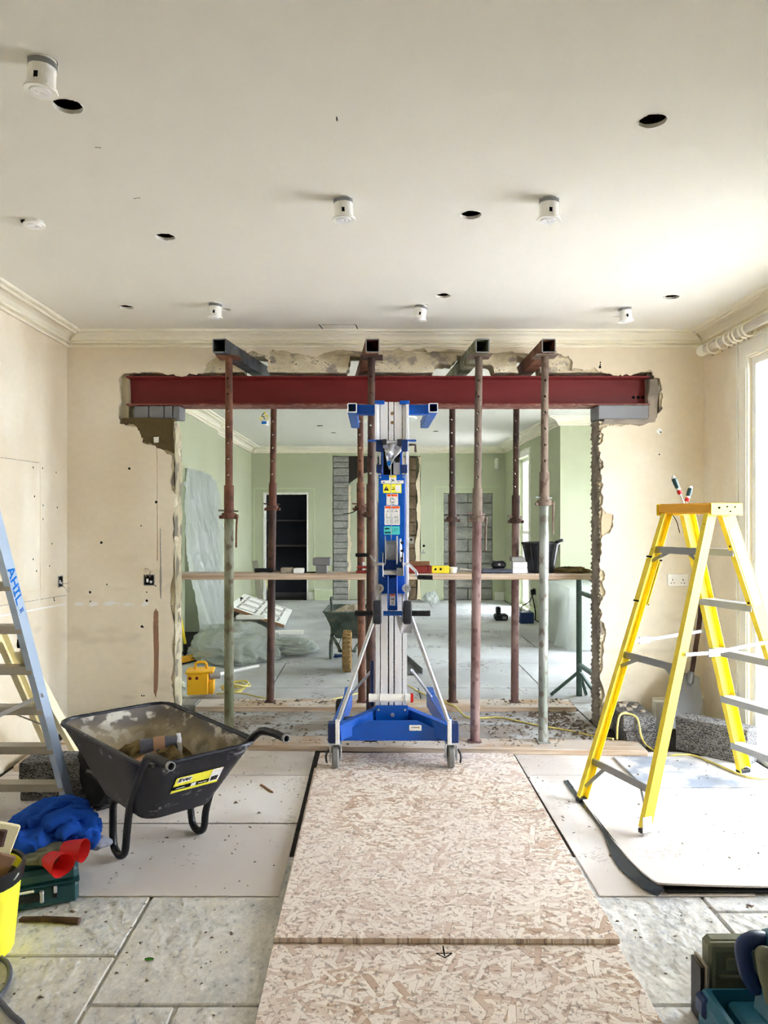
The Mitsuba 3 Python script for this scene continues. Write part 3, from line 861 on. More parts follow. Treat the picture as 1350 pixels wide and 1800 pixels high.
# ------------------------------------------------------------------ adjustable steel props
def prop(label, xb, xt, y, z0, zc, m_low, m_up, group, handle=1, r=.0305):
    k = thing('acrow_prop', label, 'prop', group)
    zt = NZ - .045 - .001
    base, top = V(xb, y, z0), V(xt, y, zt)
    d = (top - base) / (zt - z0)
    at = lambda z: base + d * (z - z0)
    part(k, 'base_plate', box(xb - .042, xb + .042, y - .042, y + .042, z0 + .0005, z0 + .007, .002), m_low, False)
    part(k, 'outer_tube', pipe(at(z0 + .007), at(zc + .02), r, .004, 28), m_low)
    part(k, 'threaded_sleeve', pipe(at(zc + .02), at(zc + .20), r + .0015, .005, 28), m_up)
    inner = cyl(at(zc - .1), at(zt - .007), r - .0065, n=28)
    hs = [cyl(at(z) - V(.004, .06, 0), at(z) + V(-.004, .06, 0), .0085, n=12) for z in np.arange(zc + .27, zt - .07, .105)]
    part(k, 'inner_tube', minus(inner, *hs), m_up)
    part(k, 'head_plate', box(xt - .075, xt + .075, y - .075, y + .075, zt - .007, zt, .002), m_up, False)
    c = at(zc)
    part(k, 'collar', lathe([(.001, -.02), (r + .014, -.02), (r + .018, -.012), (r + .018, .012), (r + .014, .02), (.001, .02)], 24, c), m_up)
    for s in (-1, 1):
        part(k, 'collar_lug', cat([cyl(c + V(s * .035, -.01, -.008), c + V(s * .062, -.018, -.008), .013, .011, 12)]), m_up)
    if handle:
        h = c + V(handle * .057, -.022, -.008)
        part(k, 'handle', tube([h + V(0, 0, .018), h, h - V(handle * .004, 0, .08), h - V(handle * .006, 0, .20)], .0065, 8), m_up)
    part(k, 'pin', cyl(c + V(-.065, -.03, .035), c + V(.055, .03, .030), .006, n=8), m_low)
    return k
GN, GF = 'props on the near side of the wall', 'props on the far side of the wall'
TP = .044
prop('rusty prop with a mossy green lower tube, leftmost on the near side', -.945, -.945, 5.06, TP, 1.52, 'm_rust_green', 'm_rust', GN, 1)
prop('dark rusty prop standing directly left of the blue lift mast, near side', -.012, -.008, 5.06, TP, 1.53, 'm_rust_dark', 'm_rust_dark', GN, 0)
prop('pinkish brown prop right of the blue lift, near side', .668, .695, 5.03, TP, 1.50, 'm_rust_pink', 'm_rust_taupe', GN, 1)
prop('pale grey galvanised prop, rightmost on the near side', 1.112, 1.125, 5.02, TP, 1.605, 'm_rust_grey', 'm_rust_taupe', GN, 1)
prop('purplish brown prop behind the wall, left, by the dark doorway', -.815, -.785, 6.12, TP, 1.585, 'm_rust_dark', 'm_rust', GF, 0)
prop('brown prop behind the wall with a wire on its collar, left of the lift', -.085, -.10, 6.12, TP, 1.585, 'm_rust', 'm_rust', GF, 0)
prop('dark brown prop behind the wall, in front of the blocked-up doorway', .635, .634, 6.12, TP, 1.495, 'm_rust_dark', 'm_rust_dark', GF, 0)
prop('dark red-brown prop behind the wall, by the far window', 1.13, 1.145, 6.12, TP, 1.485, 'm_rust_pink', 'm_rust_dark', GF, 0)
single('tie_wire', tube([(-.10, 6.08, 1.59), (-.16, 6.06, 1.55), (-.235, 6.04, 1.535)], .004, 6), 'm_dark', 'bent dark wire hanging from a prop collar behind the lift', 'wire')

# timber sole plates under the props
def plank(x0, y0, x1, y1, w, z0, z1, label, cat_='plank', group=None, m='m_wood'):
    p0, p1 = V(x0, y0, (z0 + z1) / 2), V(x1, y1, (z0 + z1) / 2)
    return single('timber_plank', bar(p0, p1, w, z1 - z0, b=.004), m, label, cat_, group, False)
plank(-2.05, 5.135, 1.735, 4.945, .225, .0065, .043, 'long dusty scaffold board on the floor under the near props')
plank(-1.38, 6.10, 1.58, 6.085, .26, .001, .043, 'timber board on the floor under the far props')
single('timber_offcut', box(-1.50, -1.385, 6.0, 6.2, .001, .05, .004), 'm_concrete', 'short grey timber offcut beside the yellow transformer', 'offcut', smooth=False)
single('timber_offcut', yaw(box(-2.14, -1.75, 4.56, 4.98, .0065, .040, .003), 4, (-1.9, 4.8, 0)), 'm_wood', 'pale board offcut on the floor behind the concrete blocks on the left', 'offcut', smooth=False)

# ------------------------------------------------------------------ scaffold board across the opening, trestle, and what lies on it
PZ = 1.087
plank(-1.75, 5.905, 1.86, 5.905, .225, PZ - .046, PZ, 'waist-high scaffold board spanning the opening as a bench')
tr = thing('trestle', 'dark green steel trestle carrying the right end of the scaffold board', 'trestle')
tx = 1.745
for y in (5.80, 6.50):
    part(tr, 'post', cyl((tx, y, 0.0065), (tx, y, PZ - .075), .024, n=14), 'm_trestle')
part(tr, 'top_bar', box(tx - .022, tx + .022, 5.78, 6.56, PZ - .08, PZ - .048, .004), 'm_trestle')
part(tr, 'cross_bar', bar((tx, 5.80, .88), (tx, 6.50, .88), .03, .03), 'm_trestle')
part(tr, 'cross_bar', bar((tx, 5.80, .27), (tx, 6.50, .27), .03, .03), 'm_trestle')
for sx in (-.24, .06):
    part(tr, 'foot_brace', bar((tx, 6.50, .21), (tx + sx, 6.50, .012), .022, .022), 'm_trestle')
part(tr, 'foot_brace', bar((tx, 6.49, .21), (tx + .12, 6.3, .012), .022, .022), 'm_trestle')

k = thing('pry_bar', 'dark hand tool lying on the left part of the scaffold board', 'tool')
part(k, 'handle', tube([(-.90, 5.86, PZ + .02), (-.84, 5.87, PZ + .022), (-.76, 5.88, PZ + .018)], [.016] * 12 + [.012], 10), 'm_black')
part(k, 'blade', bar((-.76, 5.88, PZ + .016), (-.62, 5.9, PZ + .006), .03, .008, b=.002), 'm_rust_dark')
k = single('brick', cat([box(-.70, -.605, 5.83, 5.93, PZ + .0005, PZ + .038, .004)]), 'm_rubble', 'dusty pinkish half brick on the scaffold board, left', 'brick', smooth=False)
single('brick', box(-.60, -.525, 5.82, 5.93, PZ + .0005, PZ + .036, .004), 'm_white', 'white half block on the scaffold board beside the pinkish one', 'brick', smooth=False)
k = thing('duct_box', 'dark grey T-shaped plastic box on the scaffold board', 'box')
part(k, 'body', box(-.43, -.345, 5.83, 5.93, PZ + .0005, PZ + .07, .004), 'm_grey_metal')
part(k, 'head', box(-.452, -.318, 5.825, 5.935, PZ + .058, PZ + .118, .006), 'm_grey_metal')
k = single('flat_bar', bar((-.52, 5.86, PZ + .005), (-.40, 5.88, PZ + .005), .03, .009, b=.002), 'm_black', 'short black bar between the white block and the grey box', 'tool', smooth=False)
k = thing('clamp', 'red painted clamp lying on the scaffold board left of the lift mast', 'clamp')
part(k, 'jaw', box(-.125, .0, 5.82, 5.87, PZ + .001, PZ + .022, .005), 'm_red_dark')
part(k, 'jaw', box(-.12, .0, 5.83, 5.88, PZ + .035, PZ + .055, .005), 'm_red_dark')
part(k, 'spine', box(-.018, .012, 5.815, 5.885, PZ + .001, PZ + .10, .006), 'm_red_dark')
part(k, 'screw', cyl((-.07, 5.85, PZ + .02), (-.07, 5.85, PZ + .085), .01, n=10), 'm_steel')
k = thing('tool_box', 'dark red open metal box on the scaffold board right of the mast', 'box')
part(k, 'tray', minus(box(.24, .44, 5.82, 5.95, PZ + .0005, PZ + .052, .004), box(.25, .43, 5.83, 5.94, PZ + .01, PZ + .09)), 'm_red_dark')
part(k, 'flap', box(.24, .44, 5.945, 5.955, PZ + .03, PZ + .085, .002), 'm_brown')
k = thing('spirit_level', 'short yellow spirit level on the scaffold board right of the mast', 'spirit level')
part(k, 'body', box(.445, .58, 5.815, 5.845, PZ + .0005, PZ + .058, .005), 'm_yellow')
for x in (.475, .515):
    part(k, 'vial', cyl((x, 5.811, PZ + .032), (x, 5.816, PZ + .032), .008, n=12), 'm_dark')
part(k, 'end_cap', box(.42, .445, 5.813, 5.847, PZ + .0005, PZ + .06, .004), 'm_red_dark')
k = thing('cup', 'small white cup beside the yellow spirit level', 'cup')
part(k, 'bowl', lathe([(.001, PZ + .001), (.024, PZ + .001), (.030, PZ + .045), (.0275, PZ + .045), (.022, PZ + .006), (.001, PZ + .006)], 20, (.615, 5.86, 0)), 'm_gloss_white')
k = thing('trowel', 'pointing trowel with a pale handle between the props on the scaffold board', 'trowel')
part(k, 'handle', cyl((.66, 5.86, PZ + .03), (.78, 5.9, PZ + .014), .011, .009, 10), 'm_tread')
part(k, 'blade', bar((.78, 5.9, PZ + .012), (.86, 5.92, PZ + .004), .05, .003), 'm_steel')
k = thing('tool_roll', 'flat dark grey tool roll on the scaffold board under a small black case', 'tool roll')
part(k, 'cloth', rough(box(.82, 1.06, 5.81, 5.96, PZ + .001, PZ + .032, .01), .006, 14, 3, lambda v: np.clip((v[:, 2] - PZ - .004) * 100, 0, 1), .02), 'm_cable_grey', True)
k = thing('small_case', 'small black case with rounded ends on top of the grey tool roll', 'case')
part(k, 'shell', box(.905, 1.015, 5.83, 5.92, PZ + .036, PZ + .092, .018), 'm_black')
part(k, 'button', cyl((.96, 5.828, PZ + .066), (.96, 5.831, PZ + .066), .01, n=12), 'm_grey_metal')
for i, (x0, x1, z0, h, m, lab) in enumerate([(1.058, 1.172, 0, .040, 'm_white', 'bottom white block of the small stack on the scaffold board'), (1.060, 1.170, .041, .045, 'm_white', 'middle white block of the small stack on the scaffold board'), (1.052, 1.155, .087, .035, 'm_concrete', 'grey brick topmost of the small stack on the scaffold board')]):
    single('brick', box(x0, x1, 5.815, 5.92, PZ + z0 + .0005, PZ + z0 + h, .004), m, lab, 'brick', smooth=False)
k = thing('builders_bucket', 'large black builders bucket standing on the scaffold board', 'bucket')
bc = (1.292, 5.92, PZ)
part(k, 'shell', lathe([(.001, .001), (.092, .001), (.100, .012), (.138, .215), (.146, .218), (.146, .232), (.136, .235), (.096, .016), (.001, .012)], 36, bc), 'm_black')
for i in range(9):
    a = -math.pi + i * math.pi / 8
    part(k, 'rib', bar((bc[0] + .099 * math.cos(a), bc[1] + .099 * math.sin(a), PZ + .02), (bc[0] + .137 * math.cos(a), bc[1] + .137 * math.sin(a), PZ + .213), .006, .006), 'm_black')
part(k, 'handle', tube([(bc[0] + .10, bc[1] - .1, PZ + .235), (bc[0] + .15, bc[1] - .06, PZ + .25), (bc[0] + .165, bc[1], PZ + .245)], .012, 8), 'm_black')
k = single('rag', blob((1.52, 5.90, PZ + .001), (.16, .075, .045), .35, 3.2, 8, 4, 0), 'm_mortar', 'crumpled brown rag lying at the right end of the scaffold board', 'rag', smooth=True)

# ------------------------------------------------------------------ chipboard path and loose boards
BZ = .0065
single('chipboard_sheet', box(-.345, .85, 2.12, 4.56, BZ, BZ + .018, .0015), 'm_osb', 'lower oriented strand board nearest the camera with a small arrow drawn on it', 'chipboard sheet', smooth=False)
k = thing('chipboard_sheet', 'upper oriented strand board running up to the blue lift', 'chipboard sheet')
up = yaw(box(-.335, .865, 2.67, 4.79, BZ + .0185, BZ + .037, .0015), -.4, (.26, 3.7, 0))
part(k, 'sheet', up, 'm_osb', False)
arrow = [((.243, 2.655), (.243, 2.595)), ((.216, 2.612), (.243, 2.585)), ((.270, 2.612), (.243, 2.585)), ((.216, 2.612), (.270, 2.612))]
part('chipboard_sheet', 'arrow_mark', cat([bar((*a, BZ + .0182), (*b, BZ + .0182), .005, .0008) for a, b in arrow]), 'm_dark', False)
# raised sheet on the right
def raised(u, v):
    x = 1.105 + 1.235 * u
    y = 3.06 + 1.17 * v
    near = np.exp(-v * 6)
    z = .030 + .018 * near * np.exp(-u * 2.2) + .006 * np.sin(v * 7 + 1) * np.exp(-u * 9) - .012 * v
    x = x + .03 * (1 - u) * np.exp(-v * 14)
    return np.stack([x, y + 0 * u, z], -1)
k = thing('raised_sheet', 'large white sheet lifted at its near edge under the yellow ladder', 'board')
part(k, 'panel', sheet(raised, 40, 40, .007), 'm_floor')
def membrane(u, v):
    y = 3.02 + 1.36 * v
    w = .022 + .034 * np.exp(-((v - .22) / .18) ** 2) + .006 * np.sin(v * 9)
    x = 1.112 + .035 * np.exp(-v * 14) - w * u
    z = .0255 + .018 * np.exp(-v * 6) - .012 * v - (.014 + .012 * np.exp(-v * 4)) * u + .004 * np.sin(v * 30) * u * (1 - u)
    return np.stack([x, y, np.maximum(z, .009)], -1)
part(k, 'membrane', sheet(membrane, 10, 90, .002), 'm_membrane', label='black plastic membrane showing along the left edge')
part(k, 'edge_shade_strip', box(1.17, 2.335, 3.065, 3.10, .007, .022, .004), 'm_black', False, label='black strip painting the shadow under the lifted near edge')  # black strip stands in for the shadow gap below the sheet
single('dusty_slab', box(1.50, 2.34, 4.25, 4.80, .007, .019, .003), 'm_slab', 'bluish grey dusty board on the floor by the right-hand blocks', 'board', smooth=False)

# ------------------------------------------------------------------ concrete blocks
def cblock(label, origin, along, l, d, h, z0, group=None):
    a = unit(V(*along, 0))
    m = rough(box(0, l, 0, d, 0, h, .004), .0025, 40, 5, None, .03)
    return single('concrete_block', placed(m, (*origin, z0), a, V(-a[1], a[0], 0)), 'm_block', label, 'concrete block', group, False)
cblock('lower dark concrete block of the pair behind the aluminium ladder, left', (-1.865, 4.07), (1, 0.01), .44, .215, .10, .007)
cblock('upper dark concrete block of the pair behind the aluminium ladder, left', (-1.875, 4.075), (1, -.01), .44, .21, .10, .108)
cblock('lower grey concrete block of the pair by the right jamb', (1.66, 5.035), (.98, -.08), .215, .42, .10, .001)
cblock('upper rubble-topped concrete block of the pair by the right jamb', (1.645, 5.05), (.98, -.06), .215, .42, .10, .102)
cblock('dark concrete block on edge beside the foot of the yellow ladder', (1.945, 4.94), (.66, -.75), .45, .14, .215, .0195)
single('block_rubble', cat([rough(box(x, x + s, y, y + s * .7, .202, .202 + s * .4, .002), .004, 40, i, None, None) for i, (x, y, s) in enumerate([(1.67, 5.12, .03), (1.72, 5.2, .04), (1.78, 5.28, .035), (1.70, 5.3, .05), (1.80, 5.15, .03), (1.75, 5.38, .04), (1.82, 5.35, .03)])]), 'm_rubble', 'crumbs of rubble on top of the blocks by the right jamb', 'rubble', smooth=False, kind='stuff')

# ------------------------------------------------------------------ power leads
single('extension_lead', tube([(-1.33, 6.55, .012), (-1.144, 6.583, .008), (-.872, 6.375, .008), (-.62, 6.245, .008), (-.438, 6.26, .008), (-.1, 6.6, .008), (.233, 6.995, .008), (.393, 6.648, .008), (.50, 6.26, .04), (.53, 6.17, .05), (.60, 6.03, .049), (.645, 5.93, .045), (.70, 5.78, .014), (.81, 5.742, .013), (.958, 5.756, .013), (1.17, 5.55, .013), (1.378, 5.401, .013), (1.52, 5.25, .013), (1.58, 5.05, .055)], .007, 8, 8),
       'm_cable_yellow', 'pale yellow extension lead snaking across the floor of the opening', 'cable')
single('extension_lead', tube([(1.595, 5.02, .06), (1.60, 5.025, .15), (1.63, 5.06, .212), (1.69, 5.07, .214), (1.735, 5.04, .19), (1.75, 5.005, .08), (1.80, 5.02, .012), (1.845, 4.83, .010), (1.90, 4.80, .028), (1.995, 4.79, .027), (2.061, 4.62, .027), (2.14, 4.39, .027), (2.30, 4.37, .027)], .007, 8, 8),
       'm_cable_yellow', 'pale yellow lead running over the right-hand blocks and the dusty slab', 'cable')

# ------------------------------------------------------------------ blue material lift
LX, LZ = .121, BZ + .0375                      # centre line, top of the chipboard it stands on
lift = thing('material_lift', 'blue and silver manual material lift with a winch, standing in the middle under the beam', 'material lift')
def lp(name, mesh, m, smooth=30, label=None):
    return part(lift, name, mesh, m, smooth, label)
def L(x, y, z):
    return V(LX + x, y, z)
def lbox(x0, x1, y0, y1, z0, z1, b=.003):
    return box(LX + x0, LX + x1, y0, y1, z0, z1, b)
for s in (-1, 1):
    cx = LX + s * .337
    c = lp('front_caster', cat([box(cx - .036, cx + .036, 4.46, 4.55, LZ + .142, LZ + .150, .002), box(cx - .034, cx - .030, 4.47, 4.53, LZ + .045, LZ + .145, .001), box(cx + .030, cx + .034, 4.47, 4.53, LZ + .045, LZ + .145, .001), cyl((cx - .042, 4.505, LZ + .066), (cx + .042, 4.505, LZ + .066), .008, n=10)]), 'm_steel', label='steel caster fork')
    w = lathe([(.012, -.021), (.045, -.021), (.060, -.019), (.0655, -.012), (.0655, .012), (.060, .019), (.045, .021), (.012, .021), (.012, -.021)], 32)
    part(c, 'wheel', placed(w, (cx, 4.505, LZ + .066), (0, 1, 0), (0, 0, 1)), 'm_tyre_grey', label='grey caster wheel')
    part(c, 'brake_lever', tube([(cx + s * .04, 4.49, LZ + .11), (cx + s * .055, 4.47, LZ + .08), (cx + s * .05, 4.46, LZ + .04)], .006, 6), 'm_black')
    lp('corner_post', bar((cx - s * .012, 4.465, LZ + .15), (cx - s * .012, 4.465, LZ + .29), .024, .02, b=.002), 'm_gloss_white', False, 'pale upright plate at the front corner')
    lp('corner_box', box(cx - s * .005, cx + s * .045, 4.48, 4.56, LZ + .15, LZ + .26, .004), 'm_blue_dark', False)
    # side leg with its rear wheel
    lp('side_leg', bar((cx, 4.52, LZ + .205), (LX + s * .295, 5.56, .195), .055, .10, b=.004), 'm_blue', False)
    w2 = lathe([(.012, -.025), (.07, -.025), (.085, -.018), (.088, 0), (.085, .018), (.07, .025), (.012, .025), (.012, -.025)], 32)
    k2 = lp('rear_wheel', placed(w2, (LX + s * .362, 5.58, .105), (0, 1, 0), (0, 0, 1)), 'm_rubber')
    lp('wheel_guard', bar((LX + s * .300, 5.50, .22), (LX + s * .300, 5.66, .23), .05, .07, b=.006), 'm_blue', False)
    # angled front arm from the hub to the corner
    lp('front_arm', bar(L(s * .325, 4.50, LZ + .205), L(s * .085, 4.72, LZ + .255), .045, .095, b=.003), 'm_blue', False)
    # brace tubes
    lp('brace_tube', cyl(L(s * .322, 4.52, LZ + .27), L(s * .078, 4.60, 1.00), .0125, n=14), 'm_steel')
    lp('rear_brace', cyl(L(s * .30, 5.42, .235), L(s * .125, 4.83, .55), .009, n=12), 'm_steel')
    eye = lp('brace_eye', lathe([(.014, -.006), (.024, -.006), (.024, .006), (.014, .006), (.014, -.006)], 24), 'm_steel')
    scene[eye] = mikit.ply(placed(lathe([(.014, -.006), (.026, -.006), (.026, .006), (.014, .006), (.014, -.006)], 24), L(s * .080, 4.595, 1.085), (1, 0, 0), (0, 0, 1)), 'm_steel', 30)
    lp('brace_link', bar(L(s * .078, 4.60, 1.00), L(s * .080, 4.597, 1.062), .02, .01, b=.002), 'm_steel', False)
fp = Polygon([(-.30, LZ + .155), (-.30, LZ + .195), (-.14, LZ + .262), (.14, LZ + .262), (.30, LZ + .195), (.30, LZ + .155)])
m = xz(fp, 4.545, 4.560)
m.apply_translation([LX, 0, 0])
lp('front_plate', m, 'm_blue', False)
lp('floor_plate', lbox(-.31, .31, 4.54, 4.80, LZ + .145, LZ + .155), 'm_blue', False)
lp('hub', lbox(-.105, .095, 4.655, 4.665, LZ + .215, LZ + .325), 'm_blue', False)
lp('hub_block', lbox(-.10, .09, 4.67, 4.80, LZ + .16, LZ + .32), 'm_blue_dark', False)
lp('hub_nut', cyl(L(0, 4.648, LZ + .270), L(0, 4.656, LZ + .270), .013, n=6), 'm_steel')
for sx, sz in ((-.085, .30), (.075, .30), (-.085, .23), (.075, .23)):
    lp('bolt', cyl(L(sx, 4.649, LZ + sz), L(sx, 4.656, LZ + sz), .007, n=6), 'm_steel')
lp('maker_plate', lbox(.095, .168, 4.541, 4.5445, LZ + .205, LZ + .238, .001), 'm_gloss_white', False, 'small white nameplate')
lp('maker_plate_line', lbox(.108, .155, 4.5395, 4.5412, LZ + .221, LZ + .227, 0), 'm_concrete', False)
lp('tie_bar', bar(L(-.31, 4.80, LZ + .19), L(-.08, 4.80, LZ + .20), .05, .05), 'm_blue_dark', False)

# mast: nested ribbed aluminium columns
def column(w, d, grooves, r=.004):
    p = sbox(-w / 2, -d / 2, w / 2, d / 2)
    for g, gw, gd in grooves:
        p = p.difference(sbox(g - gw / 2, -d / 2 - .01, g + gw / 2, -d / 2 + gd))
    return p
def mast(name, poly, yc, z0, z1, m='m_alu'):
    q = ext(poly, z1 - z0)
    q.apply_translation([LX - .006, yc, z0])
    return lp(name, q, m, False)
mast('mast_outer', column(.190, .06, [(-.068, .005, .02), (-.018, .008, .03), (.016, .008, .03), (.066, .005, .02)]), 4.72, LZ + .22, 1.60)
mast('mast_middle', column(.150, .05, [(-.045, .006, .006), (0, .03, .010), (.045, .006, .006)]), 4.78, .55, 2.05)
mast('mast_inner', column(.182, .045, [(-.070, .004, .012), (-.020, .005, .02), (.014, .005, .02), (.064, .004, .012)]), 4.665, 1.975, 2.205)
for s in (-1, 1):
    lp('mast_side_rail', lbox(s * .094 - .006 - .008, s * .094 - .006 + .008, 4.625, 4.70, 1.03, 2.19, .001), 'm_alu', False)
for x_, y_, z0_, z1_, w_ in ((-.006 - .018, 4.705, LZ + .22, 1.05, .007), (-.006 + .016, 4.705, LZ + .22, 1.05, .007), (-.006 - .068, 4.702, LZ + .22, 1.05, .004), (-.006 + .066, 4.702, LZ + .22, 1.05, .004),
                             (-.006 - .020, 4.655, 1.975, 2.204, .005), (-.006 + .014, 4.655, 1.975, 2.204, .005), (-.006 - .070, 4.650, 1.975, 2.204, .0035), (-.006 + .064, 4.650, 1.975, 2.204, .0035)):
    lp('slot_shade', lbox(x_ - w_ / 2, x_ + w_ / 2, y_, y_ + .004, z0_, z1_, 0), 'm_cable_grey', False)  # grey strips that paint the shade inside the mast grooves
for z in (2.135, 2.08):
    lp('mast_bolt', cyl(L(-.003, 4.628, z), L(-.003, 4.644, z), .0095, n=12), 'm_tyre_tan', label='brassy bolt in the mast head')
# rear narrow rail beside the left prop
lp('guide_rail', cyl(L(-.125, 4.76, .34), L(-.125, 4.76, .62), .012, n=10), 'm_blue_dark')

# pulley block above the panel
for s in (-1, 1):
    lp('guide_block', lbox(s * .072 - .006 - .024, s * .072 - .006 + .024, 4.60, 4.66, 1.905, 1.975), 'm_blue_dark', False)
    lp('guide_block', lbox(s * .075 - .006 - .018, s * .075 - .006 + .018, 4.605, 4.66, 1.775, 1.825), 'm_blue_dark', False)
    lp('roller', cyl(L(s * .044 - .006 - .012, 4.60, 1.955), L(s * .044 - .006 + .012, 4.60, 1.955), .022, n=16), 'm_rubber')
    lp('guide_strip', lbox(s * .056 - .006 - .005, s * .056 - .006 + .005, 4.62, 4.655, 1.74, 1.93, .001), 'm_blue', False)
    lp('wing_bracket', lbox(s * .118 - .006 - .028, s * .118 - .006 + .028, 4.60, 4.66, 1.966, 1.974, .001), 'm_blue', False)
lp('axle', cyl(L(-.05, 4.60, 1.955), L(.04, 4.60, 1.955), .010, n=12), 'm_steel')
lp('latch', tube([L(.098, 4.62, 1.945), L(.135, 4.62, 1.945), L(.137, 4.62, 1.90)], .007, 8, smooth=False), 'm_rust_dark')
lp('gap_shade_plate', lbox(-.07, .06, 4.665, 4.672, 1.73, 1.95, .001), 'm_dark', False, 'dark plate painted as the shaded gap of the carriage behind the bag')  # near-black plate paints the shade in the carriage gap
lp('inner_strip', lbox(.005, .045, 4.648, 4.664, 1.75, 1.85, .001), 'm_alu', False)
def bag_fn(u, v):
    x = -.055 + .105 * u * (1 - .55 * np.maximum(v - .45, 0) * 1.6) + .02 * v * (1 - u)
    z = 1.945 - .155 * v * (1 - .35 * abs(u - .42) * 2)
    y = 4.59 + .012 * np.sin(u * 9 + v * 7) + .01 * np.sin(v * 13)
    return np.stack([LX + x, y, z], -1)
lp('document_bag', sheet(bag_fn, 24, 24, .001), 'm_bag', True, 'crumpled clear bag with papers')
lp('bag_print', lbox(-.035, -.012, 4.572, 4.575, 1.815, 1.845, .001), 'm_label_blue', False)
lp('bag_print', lbox(.012, .04, 4.570, 4.574, 1.835, 1.865, .001), 'm_black', False)
for i, (x, z, sx, sz, t) in enumerate([(-.045, 1.93, .03, .02, 20), (.02, 1.925, .025, .02, -30), (-.03, 1.885, .02, .012, 35)]):
    lp('bag_print', yaw(lbox(x - sx / 2, x + sx / 2, 4.571, 4.574, z - sz / 2, z + sz / 2, .001), 0), 'm_grey_cloth', False)

# blue front panel with its stickers
PY = 4.618
lp('front_panel', lbox(-.086, .076, PY, PY + .012, 1.05, 1.765), 'm_blue', False)
def stick(x0, x1, z0, z1, m, name='sticker', y=PY - .0012, label=None):
    return lp(name, lbox(x0, x1, y, y + .0018, z0, z1, 0), m, False, label)
def ink(meshes, m='m_dark'):
    return lp('sticker_print', cat(meshes), m, False)
IY = PY - .0022
def flat(pts):
    q = xz(Polygon(pts), IY, IY + .0012)
    q.apply_translation([LX, 0, 0])
    return q
def line(x0, z0, x1, z1, w=.0016):
    return bar(L(x0, IY, z0), L(x1, IY, z1), w, .0012, up=(0, 1, 0))
def tri_mark(x, z, s):
    return flat([(x - s, z - s * .8), (x + s, z - s * .8), (x, z + s)])
stick(-.070, .066, 1.712, 1.730, 'm_gloss_white')
stick(-.022, .022, 1.714, 1.762, 'm_gloss_white', y=PY - .0018)
stick(-.022, .022, 1.747, 1.762, 'm_yellow', y=PY - .0022)
stick(-.058, .052, 1.655, 1.710, 'm_yellow_bright', label='yellow warning sticker')
ink([flat([(-.054, 1.669), (-.024, 1.669), (-.039, 1.697)]), line(-.009, 1.676, -.009, 1.688, .002), line(.009, 1.676, .009, 1.688, .002), line(-.010, 1.676, .010, 1.676, .004), line(-.010, 1.688, .010, 1.688, .002)])
lp('sticker_print', cat([bar(L(-.039, IY - .001, 1.678), L(-.039, IY - .001, 1.690), .003, .001, up=(0, 1, 0)), lbox(-.0405, -.0375, IY - .0015, IY, 1.671, 1.674, 0)]), 'm_gloss_white', False)
stick(.016, .046, 1.662, 1.702, 'm_gloss_white', y=PY - .0022)
stick(-.038, .032, 1.582, 1.650, 'm_gloss_white')
stick(-.034, .028, 1.634, 1.648, 'm_orange', y=PY - .0022, label='orange warning band')
stick(-.050, .043, 1.463, 1.578, 'm_gloss_white')
stick(-.046, .039, 1.562, 1.575, 'm_orange', y=PY - .0022, label='orange warning band')
ink([tri_mark(0, 1.754, .005), tri_mark(-.002, 1.640, .005), tri_mark(-.004, 1.568, .005)])
arc = [( -.002 + .014 * math.cos(t), 1.610 + .014 * math.sin(t)) for t in np.linspace(.4, 5.6, 12)]
ink([line(*a, *b) for a, b in zip(arc[:-1], arc[1:])] + [line(-.012, 1.622, -.012, 1.596, .002), line(-.004, 1.626, .006, 1.612, .003), line(-.004, 1.600, .008, 1.600, .003), line(-.008, 1.588, .014, 1.588, .0015)])
ink([line(-.034, 1.542, -.022, 1.556), line(-.034, 1.542, .030, 1.542), line(.018, 1.556, .030, 1.542), line(-.004, 1.540, -.004, 1.557, .002), line(-.022, 1.556, .018, 1.556, .001),
     line(-.038, 1.532, -.038, 1.508), line(-.038, 1.508, .032, 1.508, .002)] + [line(x, 1.512, x, 1.521, .002) for x in (-.008, .010, .026)])
ink([line(x, z, x + .011, z, .0012) for x in (-.038, -.020, -.006, .010, .024) for z in np.arange(1.474, 1.504, .0045)], 'm_grey_metal')
ink([line(-.062, 1.722, -.050, 1.718, .004), line(.030, 1.721, .042, 1.724, .003), line(-.008, 1.722, .006, 1.736, .004), line(-.010, 1.738, .010, 1.726, .003)])
stick(-.053, .042, 1.405, 1.455, 'm_teal_label', label='turquoise inspection sticker')
ink([line(-.048, 1.441, -.020, 1.441, .009), line(-.048, 1.418, -.012, 1.418, .009), line(-.006, 1.438, .03, 1.439, .002), line(-.006, 1.427, .026, 1.428, .002)], 'm_green_case')
for x, z in ((-.074, 1.75), (.064, 1.752), (-.074, 1.068), (-.05, 1.15)):
    lp('panel_screw', cyl(L(x, PY - .004, z), L(x, PY, z), .005, n=8), 'm_steel')
